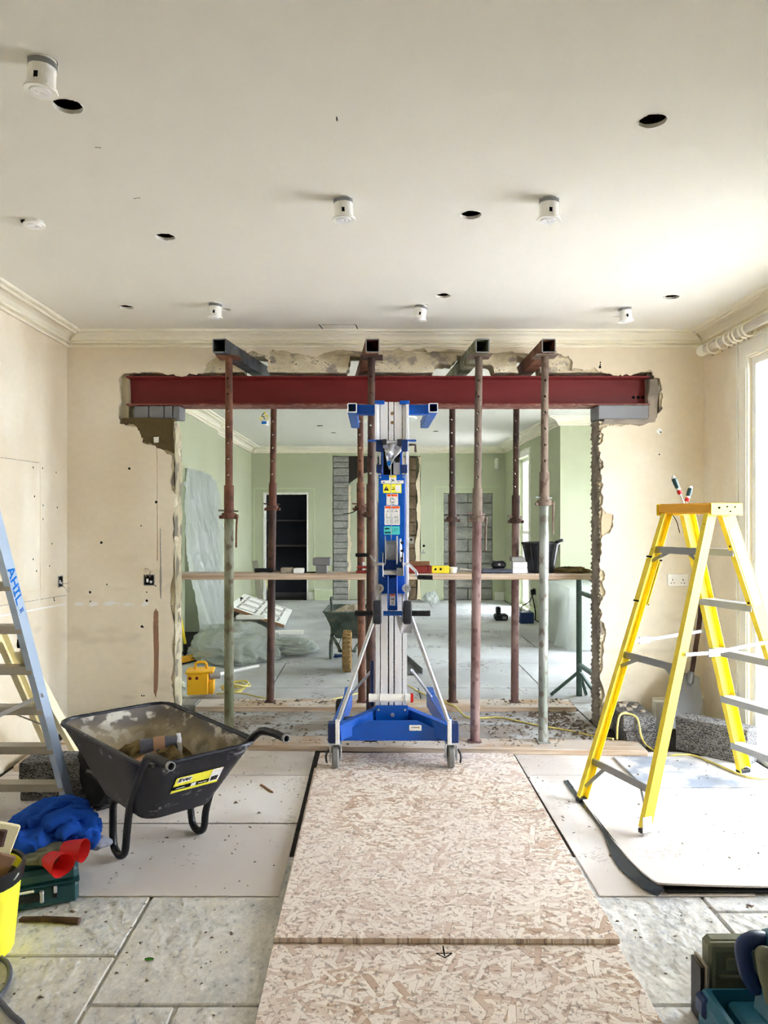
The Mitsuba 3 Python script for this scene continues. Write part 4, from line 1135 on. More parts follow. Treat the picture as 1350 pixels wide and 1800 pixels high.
# winch: side plates, drum with wire rope, gear, two crank arms
lp('winch_plate', lbox(-.062, -.058, 4.50, PY, 1.16, 1.30), 'm_steel', False)
lp('winch_plate', lbox(.058, .062, 4.50, PY, 1.165, 1.30), 'm_steel', False)
lp('winch_base', lbox(-.06, .02, 4.53, PY, 1.17, 1.195), 'm_steel', False)
lp('winch_cover', lbox(.02, .057, 4.505, PY, 1.165, 1.21), 'm_grey_metal', False)
drum = lathe([(.001, -.04), (.085, -.04), (.085, -.036), (.052, -.035), (.052, .025), (.085, .026), (.085, .034), (.001, .034)], 36)
dk = lp('winch_drum', placed(drum, L(-.008, 4.53, 1.315), (0, 1, 0), (0, 0, 1)), 'm_steel')
for i in range(9):
    a = np.linspace(0, 2 * math.pi, 28, endpoint=False)
    x = -.008 - .033 + .0066 * i
    part(dk, 'rope_turn', tube([L(x + .0066 * t / 6.28, 4.53 + .055 * math.cos(t), 1.315 + .055 * math.sin(t)) for t in a], .0032, 6, 1, True, False), 'm_grey_metal')
lp('gear', placed(lathe([(.001, -.006), (.066, -.006), (.070, 0), (.066, .006), (.001, .006)], 36), L(.043, 4.53, 1.315), (0, 1, 0), (0, 0, 1)), 'm_steel')
for z in (1.27, 1.315, 1.36):
    lp('gear_bolt', cyl(L(.046, 4.455 + (.02 if z != 1.315 else 0), z), L(.052, 4.47 + (.02 if z != 1.315 else 0), z), .007, n=8), 'm_dark')
lp('winch_axle', cyl(L(-.115, 4.545, 1.232), L(-.05, 4.545, 1.232), .009, n=12), 'm_steel')
lp('winch_axle', cyl(L(.05, 4.545, 1.232), L(.085, 4.545, 1.232), .009, n=12), 'm_steel')
lp('wire_rope', cyl(L(-.012, 4.575, 1.93), L(-.010, 4.585, 1.365), .0022, n=6), 'm_steel')
lp('crank_arm', bar(L(-.100, 4.545, 1.232), L(-.135, 4.53, 1.285), .022, .006, b=.001), 'm_steel', False)
lp('crank_grip', cyl(L(-.140, 4.53, 1.287), L(-.222, 4.53, 1.287), .0115, n=14), 'm_black')
lp('crank_arm', tube([L(.078, 4.545, 1.232), L(.095, 4.54, 1.228), L(.133, 4.50, 1.19), L(.137, 4.49, 1.16)], .009, 8), 'm_steel')
lp('crank_grip', cyl(L(.140, 4.485, 1.160), L(.228, 4.485, 1.157), .0135, n=14), 'm_black')
# folding handle with the loading wheels
for s in (-1, 1):
    lp('handle_cheek', lbox(s * .026 - .004 - .003, s * .026 - .004 + .003, 4.53, PY, .96, 1.165), 'm_blue', False)
lp('handle_web', lbox(-.028, .020, 4.565, 4.572, .955, 1.15), 'm_blue', False)
stick(-.020, .014, .985, 1.055, 'm_gloss_white', y=4.5635)
stick(-.018, .012, 1.043, 1.053, 'm_orange', y=4.5628)
lp('sticker_print', cat([bar(L(-.012, 4.5625, 1.025), L(.004, 4.5625, 1.020), .004, .001, up=(0, 1, 0)), bar(L(.004, 4.5625, 1.032), L(.004, 4.5625, 1.016), .003, .001, up=(0, 1, 0)), bar(L(-.008, 4.5625, 1.005), L(.004, 4.5625, 1.005), .003, .001, up=(0, 1, 0)), bar(L(-.008, 4.5625, .996), L(.004, 4.5625, .996), .003, .001, up=(0, 1, 0))]), 'm_dark', False)
lp('handle_bar', cyl(L(-.058, 4.54, .942), L(.052, 4.54, .942), .014, n=14), 'm_blue')
for s in (-1, 1):
    w3 = lathe([(.012, -.024), (.062, -.024), (.069, -.018), (.071, 0), (.069, .018), (.062, .024), (.012, .024), (.012, -.024)], 32)
    lp('loading_wheel', placed(w3, L(s * .0885 - .005, 4.54, .948), (0, 1, 0), (0, 0, 1)), 'm_rubber', label='black loading wheel')
    lp('hand_grip', cyl(L(s * .115 - .005, 4.54, .942), L(s * .222 - .004, 4.54, .942), .0165, n=16), 'm_black')
def tag_fn(u, v):
    x = .015 + .10 * u + .03 * v * (1 - u) - .0 * v
    z = .925 - .035 * u - .11 * v * (1 - .35 * u)
    return np.stack([LX + x, 4.60 + .012 * np.sin(u * 7 + v * 5), z], -1)
lp('document_wallet', sheet(tag_fn, 16, 16, .001), 'm_bag', True, 'clear wallet with a grey sheet hanging under the wheel')
# white document tube with a red cap
tz = LZ + .385
lp('document_tube', cyl(L(-.145, 4.60, tz), L(.105, 4.60, tz), .0245, n=24), 'm_gloss_white', label='white plastic document tube')
lp('tube_cap', cyl(L(.105, 4.60, tz), L(.122, 4.60, tz), .027, n=20), 'm_red', label='red cap of the document tube')
for x in (-.078, .072):
    a = np.linspace(0, 2 * math.pi, 18, endpoint=False)
    lp('tube_strap', tube([L(x, 4.60 + .028 * math.cos(t), tz + .033 * math.sin(t)) for t in a], .003, 6, 1, True, False), 'm_steel')
# forks on top
lp('fork_crossbar', lbox(-.235, .232, 4.69, 4.75, 2.137, 2.197), 'm_blue', False)
for s in (-1, 1):
    q = shs(L(s * .244, 4.62, 2.167), L(s * .244, 5.42, 2.167), .058, .005)
    lp('fork', q, 'm_blue', False)
    lp('fork_rim', shs(L(s * .244, 4.619, 2.167), L(s * .244, 4.62, 2.167), .058, .0065), 'm_alu', False)
for s in (-1, 1):
    lp('carriage_clip', lbox(s * .075 - .004 - .03, s * .075 - .004 + .03, 4.62, 4.67, 2.19, 2.212), 'm_blue', False)

# ------------------------------------------------------------------ step ladders
def channel(p0, p1, outn, w, d, t=.004):
    """A U-channel rail from p0 to p1: web of width w facing outn, flanges d deep pointing back from it."""
    p0, p1 = V(*p0), V(*p1)
    z = unit(p1 - p0)
    x = unit(V(*outn) - z * np.dot(outn, z))
    y = np.cross(z, x)
    q = unary_union([sbox(-t, -w / 2, 0, w / 2), sbox(-d, -w / 2, 0, -w / 2 + t), sbox(-d, w / 2 - t, 0, w / 2)])
    m = ext(q, np.linalg.norm(p1 - p0))
    return placed(m, p0, x, y, z)

yl = thing('step_ladder', 'tall yellow fibreglass step ladder with screwdrivers in its top, on the right', 'step ladder')
fA, fB, fC, fD = V(1.10, 4.07, .010), V(1.275, 3.575, .037), V(2.16, 4.50, .02), V(2.33, 3.99, .037)
u, v = unit(fB - fA), V(0, 0, 0)
u[2] = 0
u = unit(u)
v = V(-u[1], u[0], 0)
cc = V(1.700, 4.02, 0)
top = {'A': cc - .170 * u - .062 * v, 'B': cc + .170 * u - .062 * v, 'C': cc - .150 * u + .050 * v, 'D': cc + .150 * u + .050 * v}
for k_ in top:
    top[k_] = top[k_] + V(0, 0, 1.535)
foot = {'A': fA, 'B': fB, 'C': fC, 'D': fD}
along = lambda k_, z: foot[k_] + (top[k_] - foot[k_]) * (z - foot[k_][2]) / (top[k_][2] - foot[k_][2])
for k_, sgn, w, d in (('A', -1, .052, .030), ('B', 1, .052, .030), ('C', -1, .080, .032), ('D', 1, .080, .032)):
    r = part(yl, 'rail', channel(foot[k_] + V(0, 0, .02), top[k_], sgn * u, w, d), 'm_yellow', False)
    part(r, 'foot', placed(box(-.018, .014, -w / 2 - .002, w / 2 + .002, 0, .021, .003), foot[k_] - sgn * u * .012, u, v), 'm_black', False, 'dark shoe at the foot of the rail')
capm = rough(box(-.195, .195, -.095, .095, 0, .055, .010), .0, 1)
part(yl, 'top_cap', placed(capm, cc + V(0, 0, 1.525), u, v), 'm_yellow_cap', 30, 'orange-yellow moulded top cap')
part(yl, 'cap_end', placed(box(.193, .199, -.100, .100, -.008, .054, .002), cc + V(0, 0, 1.525), u, v), 'm_yellow', False, 'bright yellow side plate of the cap')
part(yl, 'cap_end', placed(box(-.199, -.193, -.100, .100, -.008, .054, .002), cc + V(0, 0, 1.525), u, v), 'm_yellow', False)
for a, b, r0 in ((-.05, .03, .006), (0, .036, .004), (.05, .034, .004), (.02, .012, .004)):
    part(yl, 'rivet', placed(cyl((.199, a, b), (.202, a, b), r0, n=10), cc + V(0, 0, 1.525), u, v), 'm_dark', False)
for z in (.215, .775, 1.335):
    p, q = along('A', z) + u * .004, along('B', z) - u * .004
    k2 = part(yl, 'rear_brace', bar(p, q, .012, .036, b=.002), 'm_grey_metal', False, 'grey cross bar')
    for (P0, sg, k_) in ((p, 1, 'A'), (q, -1, 'B')):
        part(k2, 'gusset', bar(P0 + sg * u * .10 - V(0, 0, .012), along(k_, z - (.13 if z < .3 else .06)) + sg * u * .006, .005, .018), 'm_grey_metal', False)
for i in range(5):
    z = .206 + .284 * i
    p, q = along('C', z) + u * .004, along('D', z) - u * .004
    k2 = part(yl, 'tread', bar(p, q, .080, .006, b=.001), 'm_tread_grey', False, 'ribbed aluminium tread')
    part(k2, 'tread_lip', bar(p + v * -.038 - V(0, 0, .016), q + v * -.038 - V(0, 0, .016), .004, .034), 'm_tread_grey', False)
    part(k2, 'tread_lip', bar(p + v * .038 - V(0, 0, .016), q + v * .038 - V(0, 0, .016), .004, .034), 'm_tread_grey', False)
for k1, k2_, sgn in (('A', 'C', 1), ('B', 'D', 1)):
    a, b = along(k1, .845), along(k2_, .875)
    mid = (a + b) / 2 - V(0, 0, .018) - (v * .10 if k1 == 'B' else v * .16)
    o = u * (.012 if k1 == 'B' else -.010)
    part(yl, 'spreader', bar(a + o, mid + o, .004, .018), 'm_tread_grey', False, 'hinged steel spreader bar')
    part(yl, 'spreader', bar(mid + o, b + o, .004, .018), 'm_tread_grey', False)
    h = part(yl, 'spreader_hinge', bar(mid + o * 1.3 - v * .035, mid + o * 1.3 + v * .035, .007, .038), 'm_grey_metal', False)
for k_, sg, zs_ in (('A', -1, (.215, .16, .775, .72, 1.335, 1.28)), ('B', 1, (.215, .14, .775, .72, 1.335, 1.28, 1.47)), ('C', -1, (.19, .47, .76, 1.04, 1.33)), ('D', 1, (.19, .22, .47, .76, 1.04, 1.07, 1.33, 1.36))):
    for z in zs_:
        c_ = along(k_, z)
        part(yl, 'rivet', cyl(c_ - v * .027 - sg * u * .014, c_ - v * .0235 - sg * u * .014, .006, n=8) if k_ in 'AB' else cyl(c_ - v * .043 - sg * u * .016, c_ - v * .039 - sg * u * .016, .0065, n=8), 'm_rust_dark')
part(yl, 'sleeve', channel(along('A', 1.05) - u * .003, along('A', 1.28) - u * .003, -u, .066, .040), 'm_yellow', False, 'yellow repair sleeve on the left rail')
for z in (1.05, 1.285):
    part(yl, 'tape_band', channel(along('A', z) - u * .005, along('A', z + .008) - u * .005, -u, .072, .044), 'm_dark', False)
wd = placed(box(0, .002, -.026, .026, 0, .42), along('D', 1.06) + u * .001, u, unit(np.cross(unit(top['D'] - foot['D']), u)), unit(top['D'] - foot['D']))
st = part(yl, 'instruction_label', wd, 'm_gloss_white', False, 'long white instruction label on the front rail')
marks = []
for i in range(60):
    a, b = rng.uniform(-.02, .02), rng.uniform(.02, .40)
    marks.append(box(.002, .0026, a, a + rng.uniform(.002, .007), b, b + rng.uniform(.002, .006)))
part(st, 'print', placed(cat(marks), along('D', 1.06) + u * .001, u, unit(np.cross(unit(top['D'] - foot['D']), u)), unit(top['D'] - foot['D'])), 'm_grey_metal', False)
part(yl, 'foot_plate', placed(box(0, .003, -.026, .026, 0, .075), foot['B'] + u * .001 + V(0, 0, .004), u, v), 'm_steel', False, 'bare metal plate at the foot of the near rail')
part(yl, 'cord', tube([top['A'] + u * .05 + V(0, 0, -.01), top['A'] + u * .07 + V(.01, 0, -.05), top['A'] + u * .08 + V(.02, 0, -.11)], .002, 5), 'm_dark')

def screwdriver(label, p, d, L0):
    k = thing('screwdriver', label, 'screwdriver', None)
    d = unit(d)
    R = frame(d)
    prof = [(.001, 0), (.008, 0), (.0105, .006), (.0115, .03), (.0125, .055), (.0115, .08), (.008, .098), (.001, .101)]
    h = lathe([(r, z * L0) for r, z in prof], 16)
    M = np.eye(4)
    M[:3, :3], M[:3, 3] = R, V(*p)
    h.apply_transform(M)
    part(k, 'handle', h, 'm_gloss_white', True, 'white handle')
    band = lathe([(.0105, .030 * L0), (.0122, .034 * L0), (.0135, .055 * L0), (.0125, .080 * L0), (.0095, .088 * L0), (.0105, .030 * L0)], 16)
    band.apply_transform(M)
    part(k, 'grip', band, 'm_green_case', False, 'dark green grip inlay')
    part(k, 'collar', cyl(V(*p) - d * .001, V(*p) + d * .02 * L0, .0118, .0122, 16), 'm_red', label='red collar')
    part(k, 'blade', cyl(V(*p) - d * .055, V(*p), .0032, n=8), 'm_steel')
hA = cc - .105 * u + V(0, 0, 1.60)
screwdriver('taller white and dark green screwdriver stuck in the ladder top, leaning left', hA + V(-.018, 0, .034), (-.42, 0, 1), 1.05)
screwdriver('shorter white screwdriver stuck in the ladder top, leaning right', hA + V(.022, .01, -.005), (.30, .05, 1), .85)

al = thing('step_ladder', 'aluminium step ladder with blue lettering and cream rear legs, on the left', 'step ladder')
fr = lambda z: V(-1.545 - .070 * z, 3.97 - .39 * z, z)
fl_ = lambda z: V(-2.07 + .070 * z, 3.97 - .39 * z, z)
for f, s in ((fr, 1), (fl_, -1)):
    part(al, 'front_rail', channel(f(.008), f(1.62), (s, 0, 0), .078, .030), 'm_ladder_alu', False)
    part(al, 'rail_foot', box(f(0)[0] - .022, f(0)[0] + .016, 3.92, 4.01, .0065, .045, .004), 'm_rubber', False)
for i, z in enumerate([.16, .375, .59, .80, 1.005, 1.21, 1.42]):
    a, b = fl_(z) + V(.004, 0, 0), fr(z) - V(.004, 0, 0)
    k2 = part(al, 'tread', box(a[0], b[0], a[1] - .035, a[1] + .045, z - .004, z + .002, .001), 'm_tread', False)
    part(k2, 'tread_lip', box(a[0], b[0], a[1] - .036, a[1] - .032, z - .036, z + .003, .001), 'm_tread', False)
    if i in (0, 2):
        part(k2, 'gusset', bar((b[0] - .15, a[1] - .02, z - .03), tuple(fr(z - .12) - V(.006, .0, 0)), .016, .004), 'm_tread', False)
part(al, 'gusset_plate', yz(Polygon([(fr(1.0)[1] - .02, .99), (fr(1.0)[1] + .04, .99), (fr(.8)[1] + .05, .80), (fr(.86)[1] - .01, .86)]), fr(.9)[0] - .03, fr(.9)[0] - .026), 'm_tread', False)
h0 = fr(.93)
rr = part(al, 'rear_leg', channel((-1.655, 3.63, .90), (-1.80, 4.745, .045), (.97, .1, 0), .070, .030), 'm_cream_rail', False, 'cream fibreglass rear leg')
part(rr, 'end_cap', cyl((-1.665, 3.61, .915), (-1.64, 3.615, .915), .022, n=14), 'm_dark')
part(al, 'rear_leg', channel((-1.775, 3.64, .945), (-1.99, 4.745, .045), (-.97, -.1, 0), .070, .030), 'm_cream_rail', False, 'cream fibreglass rear leg')
part(al, 'rear_foot', cat([box(-1.83, -1.78, 4.71, 4.79, .0405, .06, .004)]), 'm_rubber', False)
part(al, 'stay', bar(fr(.655) + V(.008, -.02, 0), (-2.0, 3.62, .46), .004, .020), 'm_steel', False, 'steel stay bar')
# blue lettering along the front rail
zr = unit(fr(1.2) - fr(1.0))
yr = np.cross(zr, unit(V(1, 0, 0) - zr * zr[0]))
xr = unit(V(1, 0, 0) - zr * zr[0])
for tx_, z, h, m in (('AHIL', 1.285, .056, 'm_label_blue'), ('E', 1.09, .03, 'm_label_blue')):
    t = meshkit.text_mesh(tx_, h, .001, True)
    part(al, 'lettering', placed(t, fr(z) + xr * .0006 + np.cross(xr, zr) * h * .5, -zr, -np.cross(xr, zr), xr), m, False, 'blue lettering on the rail')

# ------------------------------------------------------------------ wheelbarrows
def rrect(yf, yr, hf, hr, zf, zr, rad, lat=0.0, n=9):
    """A closed rounded trapezoid ring in barrow coordinates: x sideways, y towards the wheel."""
    p = Polygon([(-hr, yr), (hr, yr), (hf, yf), (-hf, yf)]).buffer(-rad, join_style=2).buffer(rad, 12)
    c = p.exterior
    pts = np.array([c.interpolate(t, normalized=True).coords[0] for t in np.linspace(0, 1, 72, endpoint=False)])
    z = zr + (zf - zr) * (pts[:, 1] - yr) / (yf - yr)
    return np.stack([pts[:, 0] + lat, pts[:, 1], z], 1)

def barrow(label, origin, fwd, group, m_out, m_in, m_frame, tyre, s=1.0, lat=-.03):
    k = thing('wheelbarrow', label, 'wheelbarrow', group)
    f = unit(V(*fwd, 0))
    r = V(f[1], -f[0], 0)
    P = lambda m: placed(m, origin, r, f, (0, 0, 1))
    rim = rrect(.43, -.45, .285, .265, .545, .525, .09, lat)
    low = rrect(.20, -.24, .17, .165, .25, .235, .07, lat)
    mid = lambda a: low + (rim - low) * a
    def inset(ring, t):
        c = ring.mean(0)
        d = ring - c
        d[:, 2] = 0
        return ring - d / np.linalg.norm(d, axis=1, keepdims=True) * t
    outer = ring_surface([low, mid(.5), rim], cap=False)
    bottom = ring_surface([low, low * 1.0], cap=True)
    bottom = trimesh.Trimesh(np.vstack([low, low.mean(0)]), [[i, (i + 1) % 72, 72] for i in range(72)], process=False)
    part(k, 'tray', P(cat([outer, bottom])), m_out, 40)
    inner = [inset(rim, .012), inset(mid(.5), .010) + V(0, 0, .002), inset(low, .008) + V(0, 0, .006)]
    im = ring_surface(inner[::-1], cap=False)
    im.invert()
    fl = trimesh.Trimesh(np.vstack([inner[2], inner[2].mean(0)]), [[i, (i + 1) % 72, 72] for i in range(72)], process=False)
    part(k, 'tray_lining', P(cat([im, fl])), m_in, 40, 'scratched dirty inside of the tray')
    part(k, 'rim', P(tube(inset(rim, .004), .011, 8, 1, True, False)), m_out)
    for sgn in (-1, 1):
        pts = [(lat + sgn * .252, -.64, .585), (lat + sgn * .252, -.54, .588), (lat + sgn * .245, -.45, .565), (lat + sgn * .222, -.28, .41), (sgn * .205 + lat * .5, -.15, .29), (sgn * .195, -.065, .14), (sgn * .195, -.045, .05),
               (sgn * .195, .0, .018), (sgn * .195, .055, .03), (sgn * .195, .075, .08), (sgn * .190, .085, .20), (sgn * .17, .13, .245), (sgn * .11, .45, .235), (sgn * .065, .66, .195)]
        if sgn < 0:
            pts = [V(*q) + (V(-.02, .0, 0) if i < 3 else 0) for i, q in enumerate(pts)]
        part(k, 'frame_tube', P(tube(pts, .0165, 12, 6)), m_frame)
        part(k, 'grip_end', P(pipe((lat + sgn * .252 - (.02 if sgn < 0 else 0), -.642, .585), (lat + sgn * .252 - (.02 if sgn < 0 else 0), -.655, .585), .0175, .004, 16)), 'm_grey_metal')
        part(k, 'leg_stay', P(tube([(sgn * .19, .08, .24), (sgn * .17, -.02, .26), (sgn * .185, -.12, .28)], .010, 8)), m_frame)
    w = lathe([(.02, -.035), (.10, -.032), (.13, -.045), (.175, -.044), (.195, -.025), (.199, 0), (.195, .025), (.175, .044), (.13, .045), (.10, .032), (.02, .035), (.02, -.035)], 40)
    wk = part(k, 'wheel', P(placed(w, (0, .66, .2), (0, 1, 0), (0, 0, 1))), tyre)
    lugs = []
    for i in range(26):
        a = i * 2 * math.pi / 26
        for sx in (-1, 1):
            q = box(sx * .006, sx * .038, -.010, .010, .190, .204, .002)
            q.apply_transform(trimesh.transformations.rotation_matrix(a + (.06 if sx > 0 else 0), [1, 0, 0]))
            q.apply_translation([0, .66, .2])
            lugs.append(q)
    part(wk, 'tyre_tread', P(cat(lugs)), tyre, False, kind='stuff')
    part(wk, 'axle', P(cyl((-.09, .66, .2), (.09, .66, .2), .011, n=12)), m_frame)
    def mound(h, seed, mt, name, label_, lump):
        def fn(u, v):
            rho = np.sqrt(np.clip(v, 0, 1))
            x = lat + .195 * rho * np.cos(2 * math.pi * u)
            y = .01 + .265 * rho * np.sin(2 * math.pi * u)
            n = meshkit.fbm(np.stack([x * lump, y * lump, 0 * x + seed], -1), 4, seed)
            e = np.sqrt(np.clip(1 - v, 0, 1))
            z = .335 + (h + .14 * (n - .5)) * e
            return np.stack([x, y, z], -1)
        return P(sheet(fn, 73, 40))
    return k, P, mound
G4 = None
wb, PB, mound = barrow('black builders wheelbarrow with mortar and a yellow label, in the left foreground', V(-.964, 3.507, .006), (-.68, .73), None, 'm_barrow_out', 'm_barrow_in', 'm_black', 'm_black')
single('mortar_heap', mound(.13, 3, None, None, None, 9), 'm_mortar', 'brown mortar lying in the tray of the black wheelbarrow', 'mortar', smooth=True, kind='stuff')
# label on the rear face of the tray
c0, c1 = V(-.03, -.45, .525), V(-.03, -.24, .235)
dn = unit(c1 - c0)
nn = unit(np.cross(V(1, 0, 0), dn))
nn = -nn if nn[1] > 0 else nn
def lab(x0, x1, a0, a1, m, off=.0035, label_=None, name='label'):
    q = box(x0, x1, a0, a1, off, off + .0008, 0)
    q = placed(q, c0, (1, 0, 0), -dn, nn)
    return part(wb, name, PB(q), m, False, label_)
def labs(list_, m, off):
    return part(wb, 'label_print', PB(cat([placed(box(a, b, c, d, off, off + .0008, 0), c0, (1, 0, 0), -dn, nn) for a, b, c, d in list_])), m, False)
lab(-.105, .115, -.200, -.105, 'm_yellow_bright', .0035, 'yellow sticker on the tray')
lab(.065, .115, -.185, -.105, 'm_gloss_white', .0045)
lab(-.105, .065, -.183, -.160, 'm_dark', .0045, name='label_band')
lab(-.02, .002, -.181, -.162, 'm_gloss_white', .0055, name='label_band')
lab(-.095, -.030, -.140, -.110, 'm_gloss_white', .0045, name='label_band')
t = meshkit.text_mesh('Ever', .020, .0008, True)
part(wb, 'label_print', PB(placed(t, c0 + V(-.092, 0, 0) + dn * .132 + nn * .0055, (1, 0, 0), -dn, nn)), 'm_dark', False)
labs([(.072 + i * .003, .072 + i * .003 + (.0015 if i % 3 else .0022), -.178, -.150) for i in range(11)], 'm_dark', .0055)
labs([(.088, .108, -.122, -.113), (-.09, -.05, -.173, -.170), (.012, .055, -.173, -.170), (-.012, -.006, -.176, -.167)], 'm_gloss_white', .006)
k = thing('mallet', 'mallet with a plastic-wrapped blue-grey head lying in the mortar', 'mallet')
R0 = V(-.955, 3.46, .475)
hd = unit(V(.95, .25, .06))
part(k, 'head', rough(cyl(R0 - hd * .085, R0 + hd * .085, .043, n=26), .006, 26, 2, None, .012), 'm_cable_grey', True)
part(k, 'head_band', cyl(R0 - hd * .028, R0 + hd * .022, .0465, n=26), 'm_chase', label='tan band around the mallet head')
part(k, 'end_wrap', rough(cyl(R0 + hd * .075, R0 + hd * .092, .048, n=26), .008, 40, 4, None, .012), 'm_bag', True, 'torn clear wrapping on the end of the head')
part(k, 'handle', bar(R0 - V(0, .01, .02), R0 + V(-.06, -.20, -.01), .030, .022, b=.006), 'm_brown')

gb, PG, mound2 = barrow('old green-grey wheelbarrow heaped with rubble in the far room, wheel towards us', V(-.25, 8.2, .006), (.0, -1), None, 'm_barrow_green', 'm_barrow_green', 'm_barrow_green', 'm_tyre_tan')
def mound_fn(u, v):
    y = -.36 + .70 * v
    x = -.03 + (2 * u - 1) * .235
    n = meshkit.fbm(np.stack([x * 14, y * 14, 0 * x + 5], -1), 4, 5)
    e = (1 - np.abs(2 * u - 1) ** 2) * (1 - np.abs(2 * v - 1) ** 2)
    return np.stack([x, y, .47 + (.10 + .10 * (n - .5)) * e], -1)
single('rubble_heap', PG(sheet(mound_fn, 50, 50)), 'm_rubble', 'pale rubble heaped in the green-grey wheelbarrow of the far room', 'rubble', kind='stuff')

# ------------------------------------------------------------------ left foreground: case, jacket, gloves, bucket, chisel, cable
k = thing('power_tool_case', 'dark green metal tool case on the stone floor under the blue jacket', 'tool case')
o, ax = V(-1.146, 3.00, .006), unit(V(-.95, -.40, 0))
ay = V(.40, -.95, 0) * -1
PC = lambda m: placed(m, o, ax, unit(V(-ax[1], ax[0], 0)) if False else unit(V(ax[1], -ax[0], 0)))
def case(m):
    # x along the front edge to the left, y into the picture
    yv = V(-.40, .95, 0) if False else unit(V(ax[1] * 1.0, -ax[0] * 1.0, 0))
    return placed(m, o, ax, yv, V(0, 0, 1))
def cs(x0, x1, y0, y1, z0, z1, b=.012):
    m = box(x0, x1, y0, y1, z0, z1, b)
    q = case(m)
    if q.volume < 0:
        q.invert()
    return q
part(k, 'base', cs(0, .44, 0, .30, 0, .082, .014), 'm_green_case')
part(k, 'lid', cs(.002, .438, .002, .298, .085, .142, .016), 'm_green_case')
part(k, 'lid_rim', cs(-.003, .443, -.003, .303, .080, .087, .003), 'm_green_case')
part(k, 'lid_panel', cs(.03, .41, .05, .26, .139, .146, .004), 'm_green_case')
for x in (.075, .29):
    part(k, 'clasp', cs(x, x + .020, -.010, .002, .035, .078, .003), 'm_black')
    part(k, 'clasp_bar', cs(x + .004, x + .016, -.012, -.009, .055, .082, .001), 'm_steel')
part(k, 'carry_handle', cs(.125, .255, -.016, .002, .035, .062, .006), 'm_black')
part(k, 'handle_bracket', cs(.125, .14, -.018, .002, .028, .07, .003), 'm_steel')
part(k, 'handle_bracket', cs(.24, .255, -.018, .002, .028, .07, .003), 'm_steel')
part(k, 'badge', cs(.16, .25, -.001, .001, .066, .076, .0005), 'm_gloss_white')
part(k, 'corner_stay', cs(.02, .05, .18, .19, .142, .152, .003), 'm_steel')

def crumple(c, s, seed, ang=0, sub=5, amp=.5):
    m = trimesh.creation.icosphere(subdivisions=sub)
    v = m.vertices.copy()
    n1 = meshkit.fbm(v * 1.6 + 3.3, 3, seed) - .5
    q = v * V(2.6, 4.6, 3.4) + (meshkit.fbm(v * 1.5, 2, seed + 3)[:, None] - .5) * 3
    n2 = 1 - np.abs(2 * meshkit.noise(q, seed + 7) - 1)
    n3 = 1 - np.abs(2 * meshkit.noise(q * 2.3, seed + 9) - 1)
    v = v * (1 + amp * n1 + .34 * (n2 - .5) + .16 * (n3 - .5))[:, None]
    v = v * V(*s)
    v[:, 2] = np.where(v[:, 2] < 0, v[:, 2] * .35, v[:, 2])
    m.vertices = v
    return yaw(m, ang) if c is None else (lambda q_: (q_.apply_translation(c), q_)[1])(yaw(m, ang))
def rolls(paths, seed, size=.010, amp=.018, freq=10):
    """Cloth bundle: fat rolls joined into one surface, smoothed, with folds along them."""
    acc = None
    for pts, r in paths:
        p = smooth_path(pts, 4)
        for q0, q1, r0, r1 in zip(p[:-1], p[1:], np.interp(np.linspace(0, 1, len(p) - 1), np.linspace(0, 1, len(r)), r), np.interp(np.linspace(0, 1, len(p) - 1) + 1 / len(p), np.linspace(0, 1, len(r)), r)):
            s0, s1 = (trimesh.creation.icosphere(subdivisions=2, radius=r_) for r_ in (r0, r1))
            h = man(trimesh.convex.convex_hull(np.vstack([s0.vertices * V(1, 1, .85) + q0, s1.vertices * V(1, 1, .85) + q1])))
            acc = h if acc is None else acc + h
    m = tri(acc.simplify(.0015).refine_to_length(size))
    lo, hi = np.array(acc.bounding_box()[:3]), np.array(acc.bounding_box()[3:])
    m.vertices = np.clip(m.vertices, lo, hi)
    m.merge_vertices()
    m = relax(m, 6)
    v = np.array(m.vertices)
    n = np.array(m.vertex_normals)
    w = v * V(freq, freq * 1.7, freq * 1.3) + 2.5 * meshkit.fbm(v * 9, 2, seed)[:, None]
    f = 1 - np.abs(2 * meshkit.noise(w, seed) - 1) * 1.0
    f2 = 1 - np.abs(2 * meshkit.noise(w * 2.1 + 5, seed + 1) - 1)
    m.vertices = v + n * (amp * (f - .5) * 2 + amp * .35 * (f2 - .5))[:, None]
    return m
jk = thing('jacket', 'crumpled bright blue work jacket with a grey lining on the green case', 'jacket')
part(jk, 'shell', rolls([([(-1.47, 3.10, .195), (-1.41, 3.18, .245), (-1.30, 3.22, .265), (-1.20, 3.19, .245), (-1.165, 3.13, .205)], [.045, .060, .070, .062, .045]),
                         ([(-1.38, 3.15, .25), (-1.30, 3.14, .26), (-1.22, 3.12, .235)], [.05, .055, .045]), ([(-1.44, 3.12, .20), (-1.33, 3.12, .20), (-1.22, 3.13, .19)], [.055, .06, .05]),
                         ([(-1.42, 3.10, .255), (-1.38, 3.17, .295), (-1.33, 3.25, .29)], [.014, .020, .016]), ([(-1.36, 3.09, .275), (-1.32, 3.15, .318), (-1.25, 3.22, .305)], [.014, .020, .016]),
                         ([(-1.29, 3.07, .268), (-1.25, 3.12, .295), (-1.18, 3.17, .275)], [.013, .020, .015]), ([(-1.24, 3.06, .245), (-1.20, 3.09, .255), (-1.15, 3.12, .225)], [.012, .016, .013]),
                         ([(-1.47, 3.05, .215), (-1.43, 3.10, .255), (-1.40, 3.16, .29)], [.012, .016, .014])], 4), 'm_jacket', True)
part(jk, 'sleeve', rolls([([(-1.45, 3.00, .185), (-1.40, 3.02, .21), (-1.34, 3.05, .215), (-1.30, 3.10, .22)], [.040, .052, .050, .045])], 12), 'm_jacket', True)
